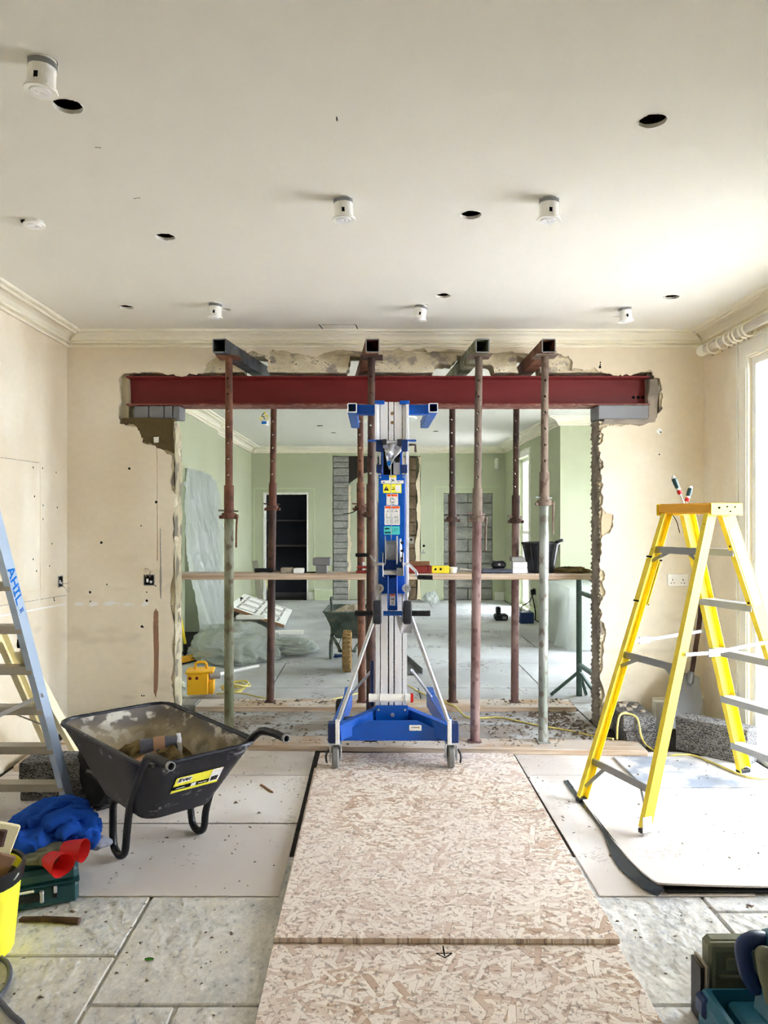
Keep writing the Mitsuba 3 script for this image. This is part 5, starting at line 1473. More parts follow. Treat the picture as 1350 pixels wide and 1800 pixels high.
part(jk, 'cuff', rolls([([(-1.50, 3.10, .20), (-1.46, 3.14, .225), (-1.43, 3.17, .235)], [.028, .034, .036])], 17), 'm_jacket', True)
part(jk, 'lining', rolls([([(-1.31, 3.055, .165), (-1.25, 3.07, .185), (-1.19, 3.09, .175), (-1.165, 3.10, .16)], [.022, .034, .034, .025])], 23, .01, .006, 20), 'm_grey_cloth', True, 'grey lining folded outwards')
part(jk, 'hood', rolls([([(-1.185, 3.15, .185), (-1.13, 3.15, .175), (-1.09, 3.17, .165)], [.034, .034, .018])], 31, .01, .005, 20), 'm_grey_cloth', True, 'grey flap hanging off the case')
part(jk, 'cord', tube([(-1.46, 3.25, .19), (-1.42, 3.30, .245), (-1.33, 3.30, .275), (-1.27, 3.24, .27)], .004, 6), 'm_dark')

def glove(label, wrist, d, open_at, palm_m, roll=0, curl=0.5):
    """Cuff opening at open_at, hand pointing along d from the wrist; five fingers."""
    k = thing('work_glove', label, 'glove', None)
    d = unit(d)
    up = V(0, 0, 1)
    side = unit(np.cross(up, d))
    up = np.cross(d, side)
    W = V(*wrist)
    rings = []
    a = np.linspace(0, 2 * math.pi, 28, endpoint=False)
    for s, rx, rz in ((0, .036, .030), (.3, .040, .033), (.7, .046, .038), (1.0, .050, .043), (1.0, .0475, .0405), (.6, .042, .034), (.05, .033, .027)):
        c = W - d * s * .085
        wob = 1 + .05 * np.sin(3 * a + s * 4)
        rings.append(c + (np.cos(a) * rx * wob)[:, None] * side + (np.sin(a) * rz * wob)[:, None] * up)
    part(k, 'cuff', ring_surface(rings, cap=False), 'm_red', True, 'red cuff')
    S = lambda p, r: (lambda m: (m.apply_translation(p), m)[1])(trimesh.creation.icosphere(subdivisions=2, radius=r))
    def hull(ps):
        return trimesh.convex.convex_hull(np.vstack([S(p, r).vertices for p, r in ps]))
    pieces = [hull([(W + side * .022, .018), (W - side * .022, .018), (W + d * .085 + side * .034, .015), (W + d * .085 - side * .034, .015)])]
    lens = [.062, .075, .072, .056]
    for i in range(4):
        b0 = W + d * .085 + side * (.034 - .0227 * i)
        j1 = b0 + d * lens[i] * .5 - up * .004 * curl
        j2 = j1 + (d * .8 - up * curl * .6) * lens[i] * .5
        pieces += [hull([(b0, .0125), (j1, .0118)]), hull([(j1, .0118), (j2, .0095)])]
    t0 = W + d * .02 + side * .030
    t1 = t0 + (d * .6 + side * .7) * .045
    t2 = t1 + (d * .9 + side * .2) * .035
    pieces += [hull([(t0, .016), (t1, .0125)]), hull([(t1, .0125), (t2, .0105)])]
    mm = man(pieces[0])
    for q in pieces[1:]:
        mm = mm + man(q)
    h = tri(mm)
    h.merge_vertices()
    h = h.subdivide_to_size(.006, max_iter=8)
    h.merge_vertices()
    h = relax(h, 3)
    part(k, 'hand', h, palm_m, True, 'grey coated palm and fingers')
    return k
glove('red and grey work glove on the green case, red cuff opening towards us', (-1.245, 2.965, .187), (-.75, .50, .02), None, 'm_glove_grey')
glove('grey work glove with a red cuff behind the other one, cuff to the right', (-1.215, 3.025, .200), (-.98, .10, .0), None, 'm_glove_grey')

k = thing('bucket', 'bright yellow bucket with a black rim full of tools, cut off by the left edge', 'bucket')
bc = (-1.375, 2.66, .0015)
part(k, 'shell', lathe([(.001, 0), (.118, 0), (.124, .012), (.150, .285), (.146, .285), (.120, .016), (.001, .014)], 48, bc), 'm_yellow_bright')
part(k, 'rim', lathe([(.146, .245), (.153, .245), (.160, .285), (.160, .297), (.148, .297), (.146, .245)], 48, bc), 'm_black', label='black rim band')
a = np.linspace(0, math.pi, 14)
part(k, 'bail', tube([(bc[0] + .160 * math.cos(t), bc[1] - .05 * math.sin(t) - .02, .285 - .045 * math.sin(t)) for t in a], .003, 6), 'm_steel')
single('wood_float', bar((-1.42, 2.70, .06), (-1.315, 2.78, .40), .085, .022, (.45, -.9, 0), .004), 'm_cream_rail', 'pale wooden board standing in the yellow bucket', 'board', smooth=False)
single('wood_float', bar((-1.40, 2.64, .08), (-1.265, 2.67, .335), .06, .012, (.5, -.8, 0), .004), 'm_chase', 'dark brown wooden strip standing in the yellow bucket', 'board', smooth=False)
k = thing('hammer', 'hammer with a dark grey handle lying across the yellow bucket', 'hammer')
part(k, 'handle', cyl((-1.50, 2.60, .35), (-1.285, 2.66, .395), .014, .012, 12), 'm_cable_grey')
part(k, 'head', cyl((-1.285, 2.645, .375), (-1.275, 2.655, .425), .015, n=12), 'm_rust_dark')
k = thing('chisel', 'flat cold chisel lying on the stone floor in front of the green case', 'chisel')
part(k, 'shank', cyl((-1.085, 2.845, .012), (-1.23, 2.862, .012), .0125, .011, 8), 'm_rust_dark')
part(k, 'blade', bar((-1.23, 2.862, .011), (-1.315, 2.870, .006), .022, .012, b=.002), 'm_rust_dark')
single('power_cable', tube([(-1.36, 2.70, .012), (-1.268, 2.616, .010), (-1.223, 2.576, .010), (-1.185, 2.512, .010), (-1.166, 2.436, .010), (-1.175, 2.365, .010), (-1.21, 2.28, .010), (-1.24, 2.15, .010)], .0085, 10, 8), 'm_cable_grey', 'dark grey cable loop on the stone floor at the lower left corner', 'cable', smooth=True)
single('power_cable', tube([(-1.30, 2.49, .009), (-1.235, 2.46, .010), (-1.19, 2.40, .028), (-1.142, 2.365, .012), (-1.085, 2.311, .010), (-1.024, 2.255, .010), (-.98, 2.15, .010)], .0085, 10, 8), 'm_cable_grey', 'second dark grey cable crossing the loop at the lower left corner', 'cable', smooth=True)

# ------------------------------------------------------------------ right foreground: breaker and its case
k = thing('tool_case', 'open teal and olive power tool case at the lower right corner', 'tool case')
part(k, 'lid', box(1.005, 1.52, 2.30, 2.36, .004, .235, .014), 'm_olive', label='olive inside of the upright lid')
part(k, 'lid_rim', box(1.0, 1.525, 2.285, 2.31, .205, .236, .008), 'm_olive')
part(k, 'lid_rim', box(1.0, 1.025, 2.285, 2.31, .01, .236, .008), 'm_olive')
part(k, 'lid_recess', box(1.055, 1.115, 2.290, 2.302, .15, .19, .004), 'm_olive')
part(k, 'lid_rib', box(1.03, 1.115, 2.290, 2.304, .125, .140, .004), 'm_olive')
part(k, 'lid_catch', box(1.05, 1.125, 2.285, 2.305, .02, .075, .006), 'm_olive')
part(k, 'lid_rib', box(1.155, 1.165, 2.292, 2.304, .05, .20, .003), 'm_olive')
part(k, 'hinge_stay', box(.985, .995, 2.27, 2.36, .03, .175, .002), 'm_tread')
part(k, 'hinge_stay', box(.972, .982, 2.28, 2.35, .0, .17, .002), 'm_black')
part(k, 'base', minus(box(.955, 1.54, 1.86, 2.268, .001, .125, .016), box(.985, 1.51, 1.89, 2.245, .05, .20, .008)), 'm_teal')
part(k, 'tray', box(1.03, 1.50, 1.90, 2.24, .046, .10, .010), 'm_teal')
part(k, 'corner_clip', box(.945, .985, 2.20, 2.262, .06, .118, .010), 'm_blue_dark')
bk = thing('rotary_hammer', 'teal and black power drill standing in its open case, lower right corner', 'drill')
part(bk, 'rear_handle', tube([(1.075, 2.12, .345), (1.035, 2.10, .350), (1.012, 2.10, .33), (1.022, 2.10, .265), (1.05, 2.10, .215)], [.020, .021, .022, .022, .022, .022, .022, .022, .022, .022, .022, .022, .022, .022, .022, .022, .022, .022, .022, .022, .022, .022, .022, .022, .022], 12), 'm_blue_dark')
part(bk, 'grip', tube([(1.050, 2.06, .325), (1.045, 2.05, .335), (1.052, 2.05, .29), (1.066, 2.05, .24), (1.075, 2.05, .19)], .024, 14), 'm_olive', True, 'scuffed grey grip')
part(bk, 'body', bar((1.085, 2.06, .14), (1.13, 2.08, .36), .10, .12, (0, 1, 0), .022), 'm_teal')
part(bk, 'motor_housing', cyl((1.16, 2.08, .10), (1.19, 2.10, .345), .065, .058, 20), 'm_blue_dark')
part(bk, 'top_cap', bar((1.07, 2.11, .345), (1.20, 2.13, .36), .06, .035, b=.012), 'm_teal')
part(bk, 'side_lever', tube([(1.00, 2.02, .135), (1.05, 2.02, .15), (1.12, 2.03, .155)], .010, 8), 'm_glove_grey')
part(bk, 'chuck', cyl((1.07, 2.0, .118), (1.16, 2.05, .13), .028, .034, 16), 'm_black')

# ------------------------------------------------------------------ ceiling downlights hanging from their holes
G5 = 'white downlights hanging from the ceiling holes'
where = ['white downlight nearest the camera at the upper left', 'flatter white downlight half pushed into its hole, far left', 'white downlight left of the middle of the ceiling, over the lift', 'white downlight right of the middle of the ceiling',
         'white downlight by the cornice on the left, above the first tube', 'white downlight by the cornice in the middle, tilted', 'white downlight by the cornice on the right, near the window wall']
for i, (x, y) in enumerate(lights):
    k = thing('downlight', where[i], 'downlight', G5)
    drop = .022 if i == 1 else .088
    zb = H - drop
    tilt = [4, 0, -2, 1, 3, 12, -5][i]
    M = trimesh.transformations.rotation_matrix(math.radians(tilt), [0, 1, 0], [x, y, H])
    def lt(m):
        m.apply_transform(M)
        return m
    c = (x, y, zb)
    part(k, 'can', lt(lathe([(.001, drop + .004), (.0385, drop + .004), (.0395, .010), (.036, .006), (.001, .006)], 32, c)), 'm_gloss_white')
    part(k, 'flange', lt(lathe([(.030, .006), (.046, .009), (.048, .004), (.046, 0), (.031, .001), (.030, .006)], 36, c)), 'm_gloss_white')
    part(k, 'bezel', lt(lathe([(.018, -.002), (.029, -.0025), (.030, .004), (.018, .004), (.018, -.002)], 32, c)), 'm_alu')
    part(k, 'lamp', lt(lathe([(.001, .0015), (.018, .0015), (.018, .004), (.001, .004)], 24, c)), 'm_grey_metal')
    part(k, 'lamp_centre', lt(cyl((x, y, zb - .001), (x, y, zb + .003), .007, n=14)), 'm_alu')
    if i != 1:
        part(k, 'rating_label', lt(pipe((x, y, zb + drop - .020), (x, y, zb + drop - .004), .0398, .001, 28)), 'm_grey_metal', label='grey printed label round the top')
        part(k, 'spring_slot', lt(box(x - .006, x + .006, y - .0405, y - .034, zb + .022, zb + .040, .001)), 'm_dark', False)
    else:
        part(k, 'spring_clip', lt(box(x - .052, x - .03, y - .02, y - .012, zb + .010, zb + .022, .001)), 'm_dark', False)
    if i == 6:
        part(k, 'spring_arm', lt(bar((x - .075, y - .01, zb + .036), (x - .03, y - .01, zb + .034), .012, .003)), 'm_steel', False)

# curtain pole with rings on the window wall
mat('m_pole', col(196, 190, 178), .4, 0, .45)
k = thing('curtain_pole', 'cream curtain pole carrying rings above the tall window', 'curtain pole')
cx, cz = 2.285, 2.665
part(k, 'pole', cyl((cx, 1.2, cz), (cx, 5.26, cz), .027, n=24), 'm_pole')
part(k, 'finial', placed(lathe([(.001, 0), (.034, .002), (.037, .012), (.037, .085), (.030, .095), (.001, .097)], 28), (cx, 5.26, cz), (1, 0, 0), (0, 0, -1)), 'm_trim')
part(k, 'bracket', cat([bar((cx, 4.98, cz), (XR - .001, 4.98, cz), .03, .03, b=.004), cyl((XR - .012, 4.98, cz), (XR - .0005, 4.98, cz), .035, n=20)]), 'm_trim')
rings_y = [5.17, 5.03, 4.93, 4.86, 4.81, 4.73, 4.68]
where = ['first', 'second', 'third', 'fourth', 'fifth', 'sixth', 'seventh']
for i, y in enumerate(rings_y):
    a = np.linspace(0, 2 * math.pi, 30, endpoint=False)
    rk = thing('curtain_ring', f'cream curtain ring on the pole, {where[i]} from the end by the corner', 'curtain ring', 'curtain rings on the pole')
    part(rk, 'hoop', tube([(cx + .041 * math.cos(t), y + .012 * math.sin(t + .6), cz - .013 + .041 * math.sin(t)) for t in a], .0065, 8, 1, True, False), 'm_cornice')
    part(rk, 'eye', tube([(cx + .006 * math.cos(t), y, cz - .066 + .006 * math.sin(t)) for t in a[::4]], .0018, 5, 1, True, False), 'm_tyre_tan')

# sockets and back boxes
k = thing('double_socket', 'white double wall socket on the back wall right of the opening, behind the yellow ladder', 'socket')
part(k, 'plate', box(2.105, 2.252, YW - .010, YW - .0005, 1.018, 1.108, .004), 'm_gloss_white')
for x in (2.142, 2.215):
    part(k, 'switch', box(x - .008, x + .008, YW - .013, YW - .009, 1.078, 1.092, .001), 'm_gloss_white', False)
    part(k, 'pin_holes', cat([box(x - .003, x + .003, YW - .0106, YW - .0098, 1.058, 1.070, 0), box(x - .014, x - .007, YW - .0106, YW - .0098, 1.038, 1.044, 0), box(x + .007, x + .014, YW - .0106, YW - .0098, 1.038, 1.044, 0)]), 'm_dark', False, kind='stuff')
def backbox(label, o, ex, ez, n, curl):
    k = thing('back_box', label, 'back box', None)
    p = lambda m: placed(m, o, ex, ez, n)
    fr_ = sbox(-.040, -.040, .040, .040).difference(sbox(-.034, -.034, .034, .034))
    part(k, 'frame', p(ext(fr_, .004)), 'm_concrete', False)
    part(k, 'inside', p(box(-.034, .034, -.034, .034, -.0005, .0008, 0)), 'm_dark', False)
    for i, pts in enumerate(curl):
        part(k, 'wire', p(tube(pts, .0016, 5)), ['m_cable_yellow', 'm_brown', 'm_grey_metal'][i % 3])
    part(k, 'terminal', p(box(-.02, -.004, -.015, .010, 0, .005, .001)), 'm_steel', False)
    part(k, 'terminal', p(box(.006, .022, -.022, -.004, 0, .005, .001)), 'm_steel', False)
backbox('open metal socket box with loose wires on the back wall, left of the opening', V(-1.598, YW - .0008, 1.062), (1, 0, 0), (0, 0, 1), (0, -1, 0),
        [[(-.02, .02, .003), (-.03, .06, .02), (-.045, .09, .03)], [(0, .02, .003), (.01, .07, .02), (-.02, .085, .03), (-.01, .06, .03)], [(.01, .02, .003), (.015, .05, .02), (.03, .07, .025)]])
backbox('open metal socket box with a curl of wire on the left wall, by the corner', V(XL + .0008, 5.38, 1.062), (0, 1, 0), (0, 0, 1), (1, 0, 0),
        [[(.03, .02, .003), (.06, .025, .02), (.09, .03, .03)], [(.03, -.02, .003), (.06, -.018, .02), (.09, -.012, .03)], [(.02, -.03, .003), (.04, -.05, .02), (.06, -.08, .03), (.085, -.06, .03), (.06, -.045, .03)]])

# shovel in the right corner
k = thing('shovel', 'old shovel with a dark shaft leaning in the right-hand corner behind the ladder', 'shovel')
part(k, 'shaft', tube([(2.325, 5.44, .94), (2.30, 5.41, .78), (2.235, 5.36, .50), (2.21, 5.34, .40)], .0165, 10), 'm_rust_dark')
part(k, 'grip', tube([(2.30, 5.46, .93), (2.325, 5.44, .955), (2.35, 5.41, .94)], .014, 8), 'm_black')
def blade(u_, v_):
    w_ = (.075 + .055 * np.minimum(v_ * 2.5, 1)) * (2 * u_ - 1)
    b = 1 - (2 * u_ - 1) ** 2
    x = 2.205 - .13 * v_ + w_ * .85
    z = .42 - .34 * v_ - w_ * .22
    y = 5.335 - .17 * v_ + w_ * .1 + .03 * b * (1 - v_ * .6)
    return np.stack([x, y, z], -1)
part(k, 'blade', sheet(blade, 16, 20, .003), 'm_grey_metal', 30, 'worn grey blade')
part(k, 'socket', cyl((2.213, 5.342, .44), (2.20, 5.34, .36), .02, .026, 12), 'm_grey_metal')
single('skirting_offcut', cat([box(1.985, 2.06, 5.40, 5.47, .0015, .215, .004)]), 'm_trim', 'broken white skirting offcut standing at the foot of the back wall', 'skirting offcut', smooth=False)

# ------------------------------------------------------------------ far room contents
k = thing('site_transformer', 'yellow site transformer with a top handle, by the left jamb', 'transformer')
tc = V(-1.44, 6.43, .0465)
TR = lambda m: placed(m, tc, unit(V(.95, .12, 0)), unit(V(-.12, .95, 0)))
part(k, 'body', TR(box(-.10, .07, -.09, .09, 0, .175, .008)), 'm_transformer')
part(k, 'socket_bay', TR(box(.07, .115, -.075, .075, 0, .105, .006)), 'm_transformer')
part(k, 'lid', TR(box(-.115, .115, -.105, .105, .175, .198, .008)), 'm_transformer')
part(k, 'handle', TR(tube([(-.04, 0, .19), (-.04, 0, .235), (-.02, 0, .255), (.03, 0, .255), (.05, 0, .235), (.05, 0, .19)], .011, 10)), 'm_transformer')
for x in (-.075, -.02):
    part(k, 'breaker_button', TR(cyl((x, -.0965, .14), (x, -.09, .14), .013, n=14)), 'm_red_dark')
part(k, 'plug', TR(cyl((.10, -.03, .135), (.20, -.05, .14), .028, .024, 16)), 'm_concrete', label='grey plug in the side socket')
scene.pop(f'{k}__plug'); labels.pop(f'{k}__plug')
part(k, 'plug', TR(cyl((.072, .0, .14), (.16, .02, .135), .030, .026, 16)), 'm_concrete', label='grey plug in the side socket')
coil = []
for i in range(7):
    a = np.linspace(0, 2 * math.pi, 22, endpoint=False)
    rr = .085 + .012 * (i % 3)
    coil.append(tube([(-1.185 + rr * math.cos(t) + .008 * i, 6.50 + rr * .8 * math.sin(t), .0565 + .009 * i + .012 * math.sin(2 * t + i)) for t in a], .0065, 6, 1, True, False))
single('cable_coil', cat(coil), 'm_cable_yellow', 'coil of pale yellow cable beside the yellow transformer', 'cable coil', smooth=True, kind='stuff')
k = thing('broom', 'yellow broom lying with its handle leaning in front of the plastic sheeting', 'broom')
part(k, 'head', bar((-2.05, 7.78, .045), (-1.76, 8.30, .045), .09, .055, b=.01), 'm_yellow_cap')
part(k, 'bristles', bar((-2.04, 7.79, .014), (-1.77, 8.29, .014), .075, .018), 'm_black', False)
k = thing('brush_handle', 'yellow and black broom handle leaning on the left wall of the far room', 'pole')
part(k, 'pole', cyl((-2.01, 8.25, .15), (-2.10, 8.05, .95), .017, n=12), 'm_yellow')
part(k, 'tip', cyl((-2.01, 8.25, .01), (-2.01, 8.25, .16), .02, n=12), 'm_black')
single('white_pipe', cyl((-1.52, 7.25, .02), (-1.15, 7.75, .02), .016, n=12), 'm_gloss_white', 'white pipe on the far floor behind the leftmost near prop', 'pipe')
single('white_pipe', cyl((-1.02, 8.35, .02), (-.95 + .15, 9.1, .02), .016, n=12), 'm_gloss_white', 'white pipe on the far floor beside the plastic heap', 'pipe')
single('white_pipe', cyl((-1.72, 6.95, .02), (-1.62, 6.72, .02), .016, n=12), 'm_gloss_white', 'short white pipe behind the yellow transformer', 'pipe')

# six-panel door lying tilted on timber
k = thing('loose_door', 'white six-panel door lying tilted on a heap of timber in the far room', 'door')
o, ex = V(-1.935, 10.3, .335), unit(V(.77, 0, -.26))
ey = unit(V(-.05, 1.0, -.01))
ez = unit(np.cross(ex, ey))
DP = lambda m: placed(m, o, ex, ey, ez)
part(k, 'leaf', DP(box(0, .80, 0, 1.85, -.042, 0, .003)), 'm_gloss_white')
part(k, 'edge', DP(box(0, .80, -.003, .002, -.042, -.002, 0)), 'm_brown', False, 'bare brown lower edge')
for i in range(2):
    for j, (a, b) in enumerate(((.12, .55), (.67, 1.15), (1.27, 1.72))):
        x0 = .10 + .33 * i
        q = sbox(x0, a, x0 + .27, b).difference(sbox(x0 + .025, a + .025, x0 + .245, b - .025))
        part(k, 'panel_moulding', DP(ext(q, .006)), 'm_concrete', False)
        part(k, 'panel', DP(box(x0 + .05, x0 + .22, a + .05, b - .05, 0, .005, .002)), 'm_gloss_white', False)
part(k, 'knob', DP(lathe([(.001, .05), (.022, .05), (.028, .035), (.010, .02), (.012, 0), (.001, 0)], 14, (.06, .92, 0))), 'm_black')
for i, (x0, y0, x1, y1, z, w, m, lab) in enumerate([(-1.80, 10.15, -1.42, 10.18, .20, .09, 'm_trim', 'white timber length, upper one under the loose door'), (-1.80, 10.05, -1.55, 10.03, .12, .10, 'm_trim', 'white timber length, lower one under the loose door'),
                                               (-1.6, 9.95, -.9, 9.98, .03, .08, 'm_trim', 'white board flat on the floor in front of the loose door')]):
    single('timber_length', bar((x0, y0, z), (x1, y1, z), w, .05, b=.003), m, lab, 'timber', 'timber lengths under the loose door', False)
single('timber_length', box(-1.82, -1.6, 10.0, 10.25, .008, .095, .004), 'm_brown', 'brown timber block propping the heap under the loose door', 'timber', 'timber lengths under the loose door', False)
single('leaning_board', bar((-1.86, 12.9, .02), (-2.02, 13.2, .78), .10, .03, (0, 1, 0), .003), 'm_tread', 'narrow board leaning at the far left corner, its end above the scaffold board', 'board', smooth=False)
single('leaning_board', bar((-1.60, 12.5, .02), (-1.78, 12.7, .62), .06, .03, (0, 1, 0), .003), 'm_cream_rail', 'pale narrow board leaning beside the dark doorway', 'board', smooth=False)
k = thing('boxed_panel', 'low pale boxed panel against the far wall between the dark doorway and the block pier', 'box')  # a pale boxed panel at the foot of the wall, not a container
part(k, 'board', box(-1.07, -.74, FARY - .07, FARY - .022, .001, .205, .004), 'm_green_pale')
part(k, 'top_edge', box(-1.075, -.735, FARY - .075, FARY - .022, .195, .21, .003), 'm_trim')

# plastic sheeting over the doorway on the left, its heap, and the covered pile on the right
def hang(u_, v_):
    y = 8.50 + (1.72 + .95 * v_) * u_ + .10 * v_ * np.sin(u_ * 5)
    sag = np.where(u_ < .06, (0.06 - u_) * 3, 0) + .35 * np.maximum(u_ - .60, 0) ** 1.2
    z = (2.06 - sag) * (1 - v_) + .012
    x = FXL + .035 + .055 * np.sin(u_ * 38 + 2.5 * np.sin(v_ * 4)) * (.4 + v_) + .03 * np.abs(np.sin(u_ * 90 + 9 * v_ + 3 * np.sin(v_ * 11))) + .26 * v_ ** 2.2 * (1 - .9 * u_) + .03 * meshkit.fbm(np.stack([u_ * 14, v_ * 10, 0 * u_], -1), 3, 6)
    return np.stack([x, y, z], -1)
single('plastic_sheet', sheet(hang, 110, 80), 'm_sheeting', 'clear plastic sheeting hung over the doorway in the left wall of the far room', 'plastic sheet', smooth=True)
hp = crumple(V(-1.50, 8.38, .06), (.42, .55, .27), 41, 10, 5, .5)
hp.vertices[:, 2] = np.maximum(hp.vertices[:, 2], .008)
single('plastic_heap', hp, 'm_sheeting', 'crumpled heap of grey plastic sheeting on the far floor at the left', 'plastic sheet', smooth=True)
hp2 = crumple(V(-.92, 8.62, .05), (.26, .30, .10), 47, 0, 5, .35)
hp2.vertices[:, 2] = np.maximum(hp2.vertices[:, 2], .008)
single('plastic_heap', hp2, 'm_sheeting', 'small low end of crumpled plastic beside the white pipe', 'plastic sheet', smooth=True)
k = thing('covered_stack', 'stack of boards draped in clear plastic behind the green trestle', 'stack')
part(k, 'boards', box(2.30, 3.2, 8.75, 9.65, .007, .62, .02), 'm_white')
def drape(u_, v_):
    a = u_ * 4
    X0, X1, Y0, Y1 = 2.19, 3.32, 8.66, 9.76
    s = np.clip(a, 0, 1), np.clip(a - 1, 0, 1), np.clip(a - 2, 0, 1), np.clip(a - 3, 0, 1)
    x = X0 + (X1 - X0) * (s[1] - s[3])
    y = Y1 + (Y0 - Y1) * (s[0] - s[2])
    cx_, cy_ = (X0 + X1) / 2, (Y0 + Y1) / 2
    out = 1 + .10 * v_ * np.sin(u_ * 60 + 3 * v_) * v_ + .12 * v_
    z = .72 * (1 - v_) + .012 + .0 * u_
    top = np.clip((.12 - v_) / .12, 0, 1)
    f_ = (out * .95) * (1 - .9 * top ** 2)
    z = np.where(v_ < .12, .70, .70 * (1 - (v_ - .12) / .88) + .012)
    return np.stack([cx_ + (x - cx_) * f_, cy_ + (y - cy_) * f_, z + .03 * meshkit.fbm(np.stack([x * 6, y * 6, z * 5], -1), 3, 4)], -1)
part(k, 'cover', sheet(drape, 160, 50), 'm_sheeting', True, 'clear crinkled plastic cover')
k = thing('clear_bag', 'clear plastic bag of white packing on the floor by the far wall', 'bag')
hb = blob((1.035, 13.75, .0), (.15, .12, .20), .3, 2.4, 15, 4, .0)
hb.vertices[:, 2] += .008
part(k, 'film', hb, 'm_sheeting', True)

part('wall_far', 'key_hole', cyl((.944, FARY - .004, 1.0), (.944, FARY + .001, 1.0), .022, n=12), 'm_dark')
part('wall_far', 'handle_scar', box(.90, .97, FARY - .003, FARY + .001, .86, .885, 0), 'm_concrete', False)
part('wall_far', 'handle_scar', box(.925, .945, FARY - .003, FARY + .001, .90, .925, 0), 'm_grey_metal', False)
part('wall_far', 'socket_box', cat([box(.66, .76, FARY - .012, FARY + .01, 1.04, 1.17, .004)]), 'm_tread', False)
part('wall_far', 'socket_hole', cyl((.71, FARY - .014, 1.115), (.71, FARY - .011, 1.115), .022, n=10), 'm_dark')

# odds and ends of the far room
k = thing('radio', 'small black site radio standing on the far floor by the window', 'radio')
part(k, 'base', box(1.79, 1.985, 11.25, 11.42, .008, .10, .02), 'm_black')
part(k, 'tower', box(1.815, 1.885, 11.28, 11.38, .098, .205, .015), 'm_black')
part(k, 'front', box(1.90, 1.96, 11.245, 11.252, .03, .07, .002), 'm_grey_metal')
k = thing('black_crate', 'black box under the wall socket by the far window', 'box')
part(k, 'box', box(2.10, 2.30, 10.95, 11.25, .008, .165, .012), 'm_blue_dark')
part(k, 'lead', tube([(2.14, 11.1, .16), (2.2, 11.3, .22), (2.34, 11.5, .26), (2.42, 11.56, .38)], .008, 6), 'm_black')
k = thing('wall_socket', 'wall socket with black plugs low on the far window wall', 'socket')
part(k, 'plate', box(FXR - .012, FXR, 11.50, 11.65, .36, .45, .003), 'm_black')
part(k, 'plug', box(FXR - .06, FXR - .012, 11.53, 11.59, .36, .44, .01), 'm_black')
part(k, 'cable', tube([(FXR - .05, 11.56, .37), (FXR - .03, 11.5, .25), (FXR - .03, 11.4, .12), (FXR - .05, 11.3, .02)], .01, 6), 'm_black')
single('alarm_sensor', box(2.245, 2.315, FARY - .06, FARY - .0005, 2.41, 2.62, .02), 'm_trim', 'small pale alarm sensor high on the far wall by the right corner', 'sensor', smooth=30)
k = thing('ceiling_rose', 'white moulded plaster rose on the far room ceiling, behind the lift head', 'ceiling rose')
part(k, 'disc', lathe([(.001, -.03), (.08, -.03), (.10, -.018), (.16, -.022), (.20, -.012), (.30, -.014), (.33, -.026), (.37, -.028), (.40, -.016), (.43, -.020), (.44, 0), (.001, 0)], 48, (.15, 10.1, H - .0005)), 'm_white')
for i in range(16):
    a = i * math.pi / 8
    part(k, 'leaf', blob((.15 + .25 * math.cos(a), 10.1 + .25 * math.sin(a), H - .014), (.045, .03, .012), 0, 1, 1, 2), 'm_cornice', True)
k = thing('hanging_light_fitting', 'small light fitting dangling from the far ceiling on yellow-green wires', 'light fitting')
fx, fy = -1.335, 9.5
part(k, 'body', cyl((fx, fy, 2.655), (fx + .01, fy, 2.715), .045, .05, 16), 'm_gloss_white')
part(k, 'terminal', box(fx - .03, fx + .03, fy - .052, fy - .03, 2.665, 2.70, .004), 'm_label_blue')
for i, (a, b, c_) in enumerate([(-.05, .02, .0), (.0, -.03, .01), (.05, .03, -.01)]):
    part(k, 'wire', tube([(fx + a * .5, fy - .03, 2.71), (fx + a, fy - .04, 2.74 + .01 * i), (fx + b, fy - .02, 2.77), (fx + c_, fy, H - .001)], .006, 6), ['m_yellow', 'm_barrow_green', 'm_yellow'][i])
for i, (x, y) in enumerate([(-.95 + .2, 10.9), (-.6, 11.8), (.95, 11.6)]):
    part('ceiling_far', 'spotlight_hole', cyl((x, y, H - .002), (x, y, H + .001), .045, n=16), 'm_void', False)
single('metal_scoop', cat([bar((.23, 7.85, .10), (.40, 7.35, .02), .16, .006, b=.001), bar((.155, 7.85, .12), (.32, 7.35, .04), .006, .06), bar((.305, 7.86, .12), (.475, 7.36, .04), .006, .06)]), 'm_grey_metal', 'flat grey shovel blade on the far floor right of the lift mast', 'shovel', smooth=False)
single('stick', bar((-.627, 4.31, .011), (-.545, 4.19, .010), .012, .008, b=.002), 'm_brown', 'short brown splinter of wood on the floor left of the chipboard', 'stick', smooth=False)
single('dark_offcut', rough(box(-.42, -.22, 8.28, 8.38, .008, .03, .004), .01, 20, 3, None, .03), 'm_blue_dark', 'small dark scrap on the far floor left of the green-grey barrow', 'scrap', smooth=False)

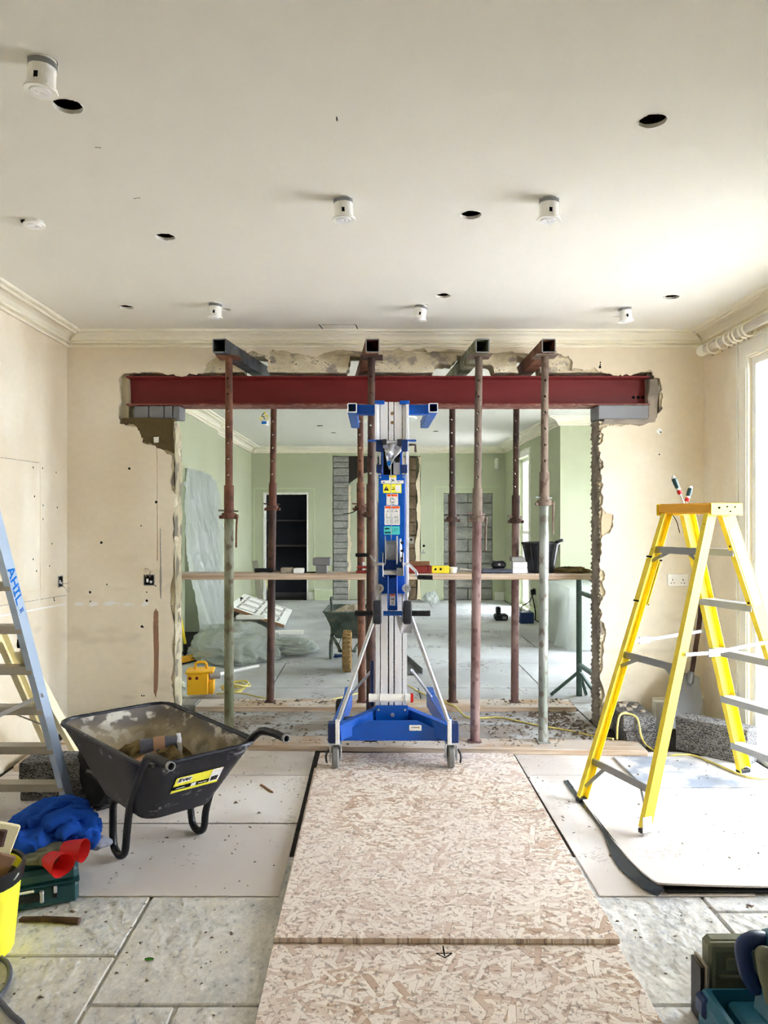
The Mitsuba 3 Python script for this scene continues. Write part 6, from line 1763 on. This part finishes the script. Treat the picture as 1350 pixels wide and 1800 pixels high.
# ------------------------------------------------------------------ dust and debris (too many to count)
def chips(areas, seed, smin, smax):
    r = np.random.default_rng(seed)
    out = []
    base = np.array([[1, 0, 0], [-.6, .9, 0], [-.5, -.9, 0], [.1, .1, .8], [-.2, .5, .55]])
    fs = np.array([[0, 1, 3], [1, 2, 3], [2, 0, 3], [0, 2, 1], [1, 4, 3], [0, 4, 1]])[:4]
    for x0, x1, y0, y1, z, n, big in areas:
        for _ in range(n):
            s = r.uniform(smin, smax) * (1 + big * r.random() ** 6)
            a = r.uniform(0, 6.28)
            v = base[:4] * V(s, s * r.uniform(.4, .9), s * r.uniform(.3, .8))
            c, q = math.cos(a), math.sin(a)
            v = v @ np.array([[c, -q, 0], [q, c, 0], [0, 0, 1]]).T
            out.append((v + V(r.uniform(x0, x1), r.uniform(y0, y1), z), fs))
    n = 0
    vs, ff = [], []
    for v, f in out:
        vs.append(v)
        ff.append(f + n)
        n += len(v)
    return trimesh.Trimesh(np.vstack(vs), np.vstack(ff), process=False)
single('debris', chips([(-1.35, -.45, 5.15, 5.95, .0068, 420, 1.5), (-1.2, -.3, 6.0, 6.2, .0435, 130, 2), (.8, 1.55, 5.15, 5.95, .0068, 520, 1.6), (1.2, 1.56, 5.3, 5.95, .0068, 300, 3), (-.4, .8, 5.15, 5.9, .0068, 120, 1.5),
                        (.9, 1.58, 6.0, 6.2, .0435, 90, 2), (-1.3, 1.3, 4.93, 5.10, .0435, 160, 1.5)], 5, .004, .013), 'm_chips', 'brown chips and dust strewn on the floor of the opening', 'debris', smooth=False, kind='stuff')
single('debris', chips([(-1.5, -.4, 3.1, 4.8, .0068, 170, 1.2), (.9, 1.08, 3.1, 4.8, .0068, 25, 1), (1.2, 2.3, 3.2, 4.1, .036, 60, 1), (1.5, 2.3, 4.27, 4.78, .0195, 30, 1.5), (-1.3, -.4, 2.2, 3.0, .0005, 60, 1), (.9, 1.9, 2.4, 3.0, .0005, 36, 1.5), (-.3, .8, 2.7, 4.5, .0442, 26, .6), (-1.4, 1.6, 6.4, 8.5, .0065, 110, 1)], 9, .0035, .009),
       'm_chips', 'dark crumbs scattered over the near floor boards and tiles', 'debris', smooth=False, kind='stuff')
single('leaf', sheet(lambda u_, v_: np.stack([-.775 + .03 * u_, 2.615 + .02 * (v_ - .5) * np.sin(math.pi * (.1 + .8 * u_)), .002 + .004 * np.abs(v_ - .5)], -1), 8, 6), 'm_jacket', 'tiny green leaf on the stone floor left of the chipboard', 'leaf', smooth=True)
scene['leaf']['bsdf'] = {'type': 'ref', 'id': 'm_leaf'}
dull('m_leaf', col(56, 110, 44))
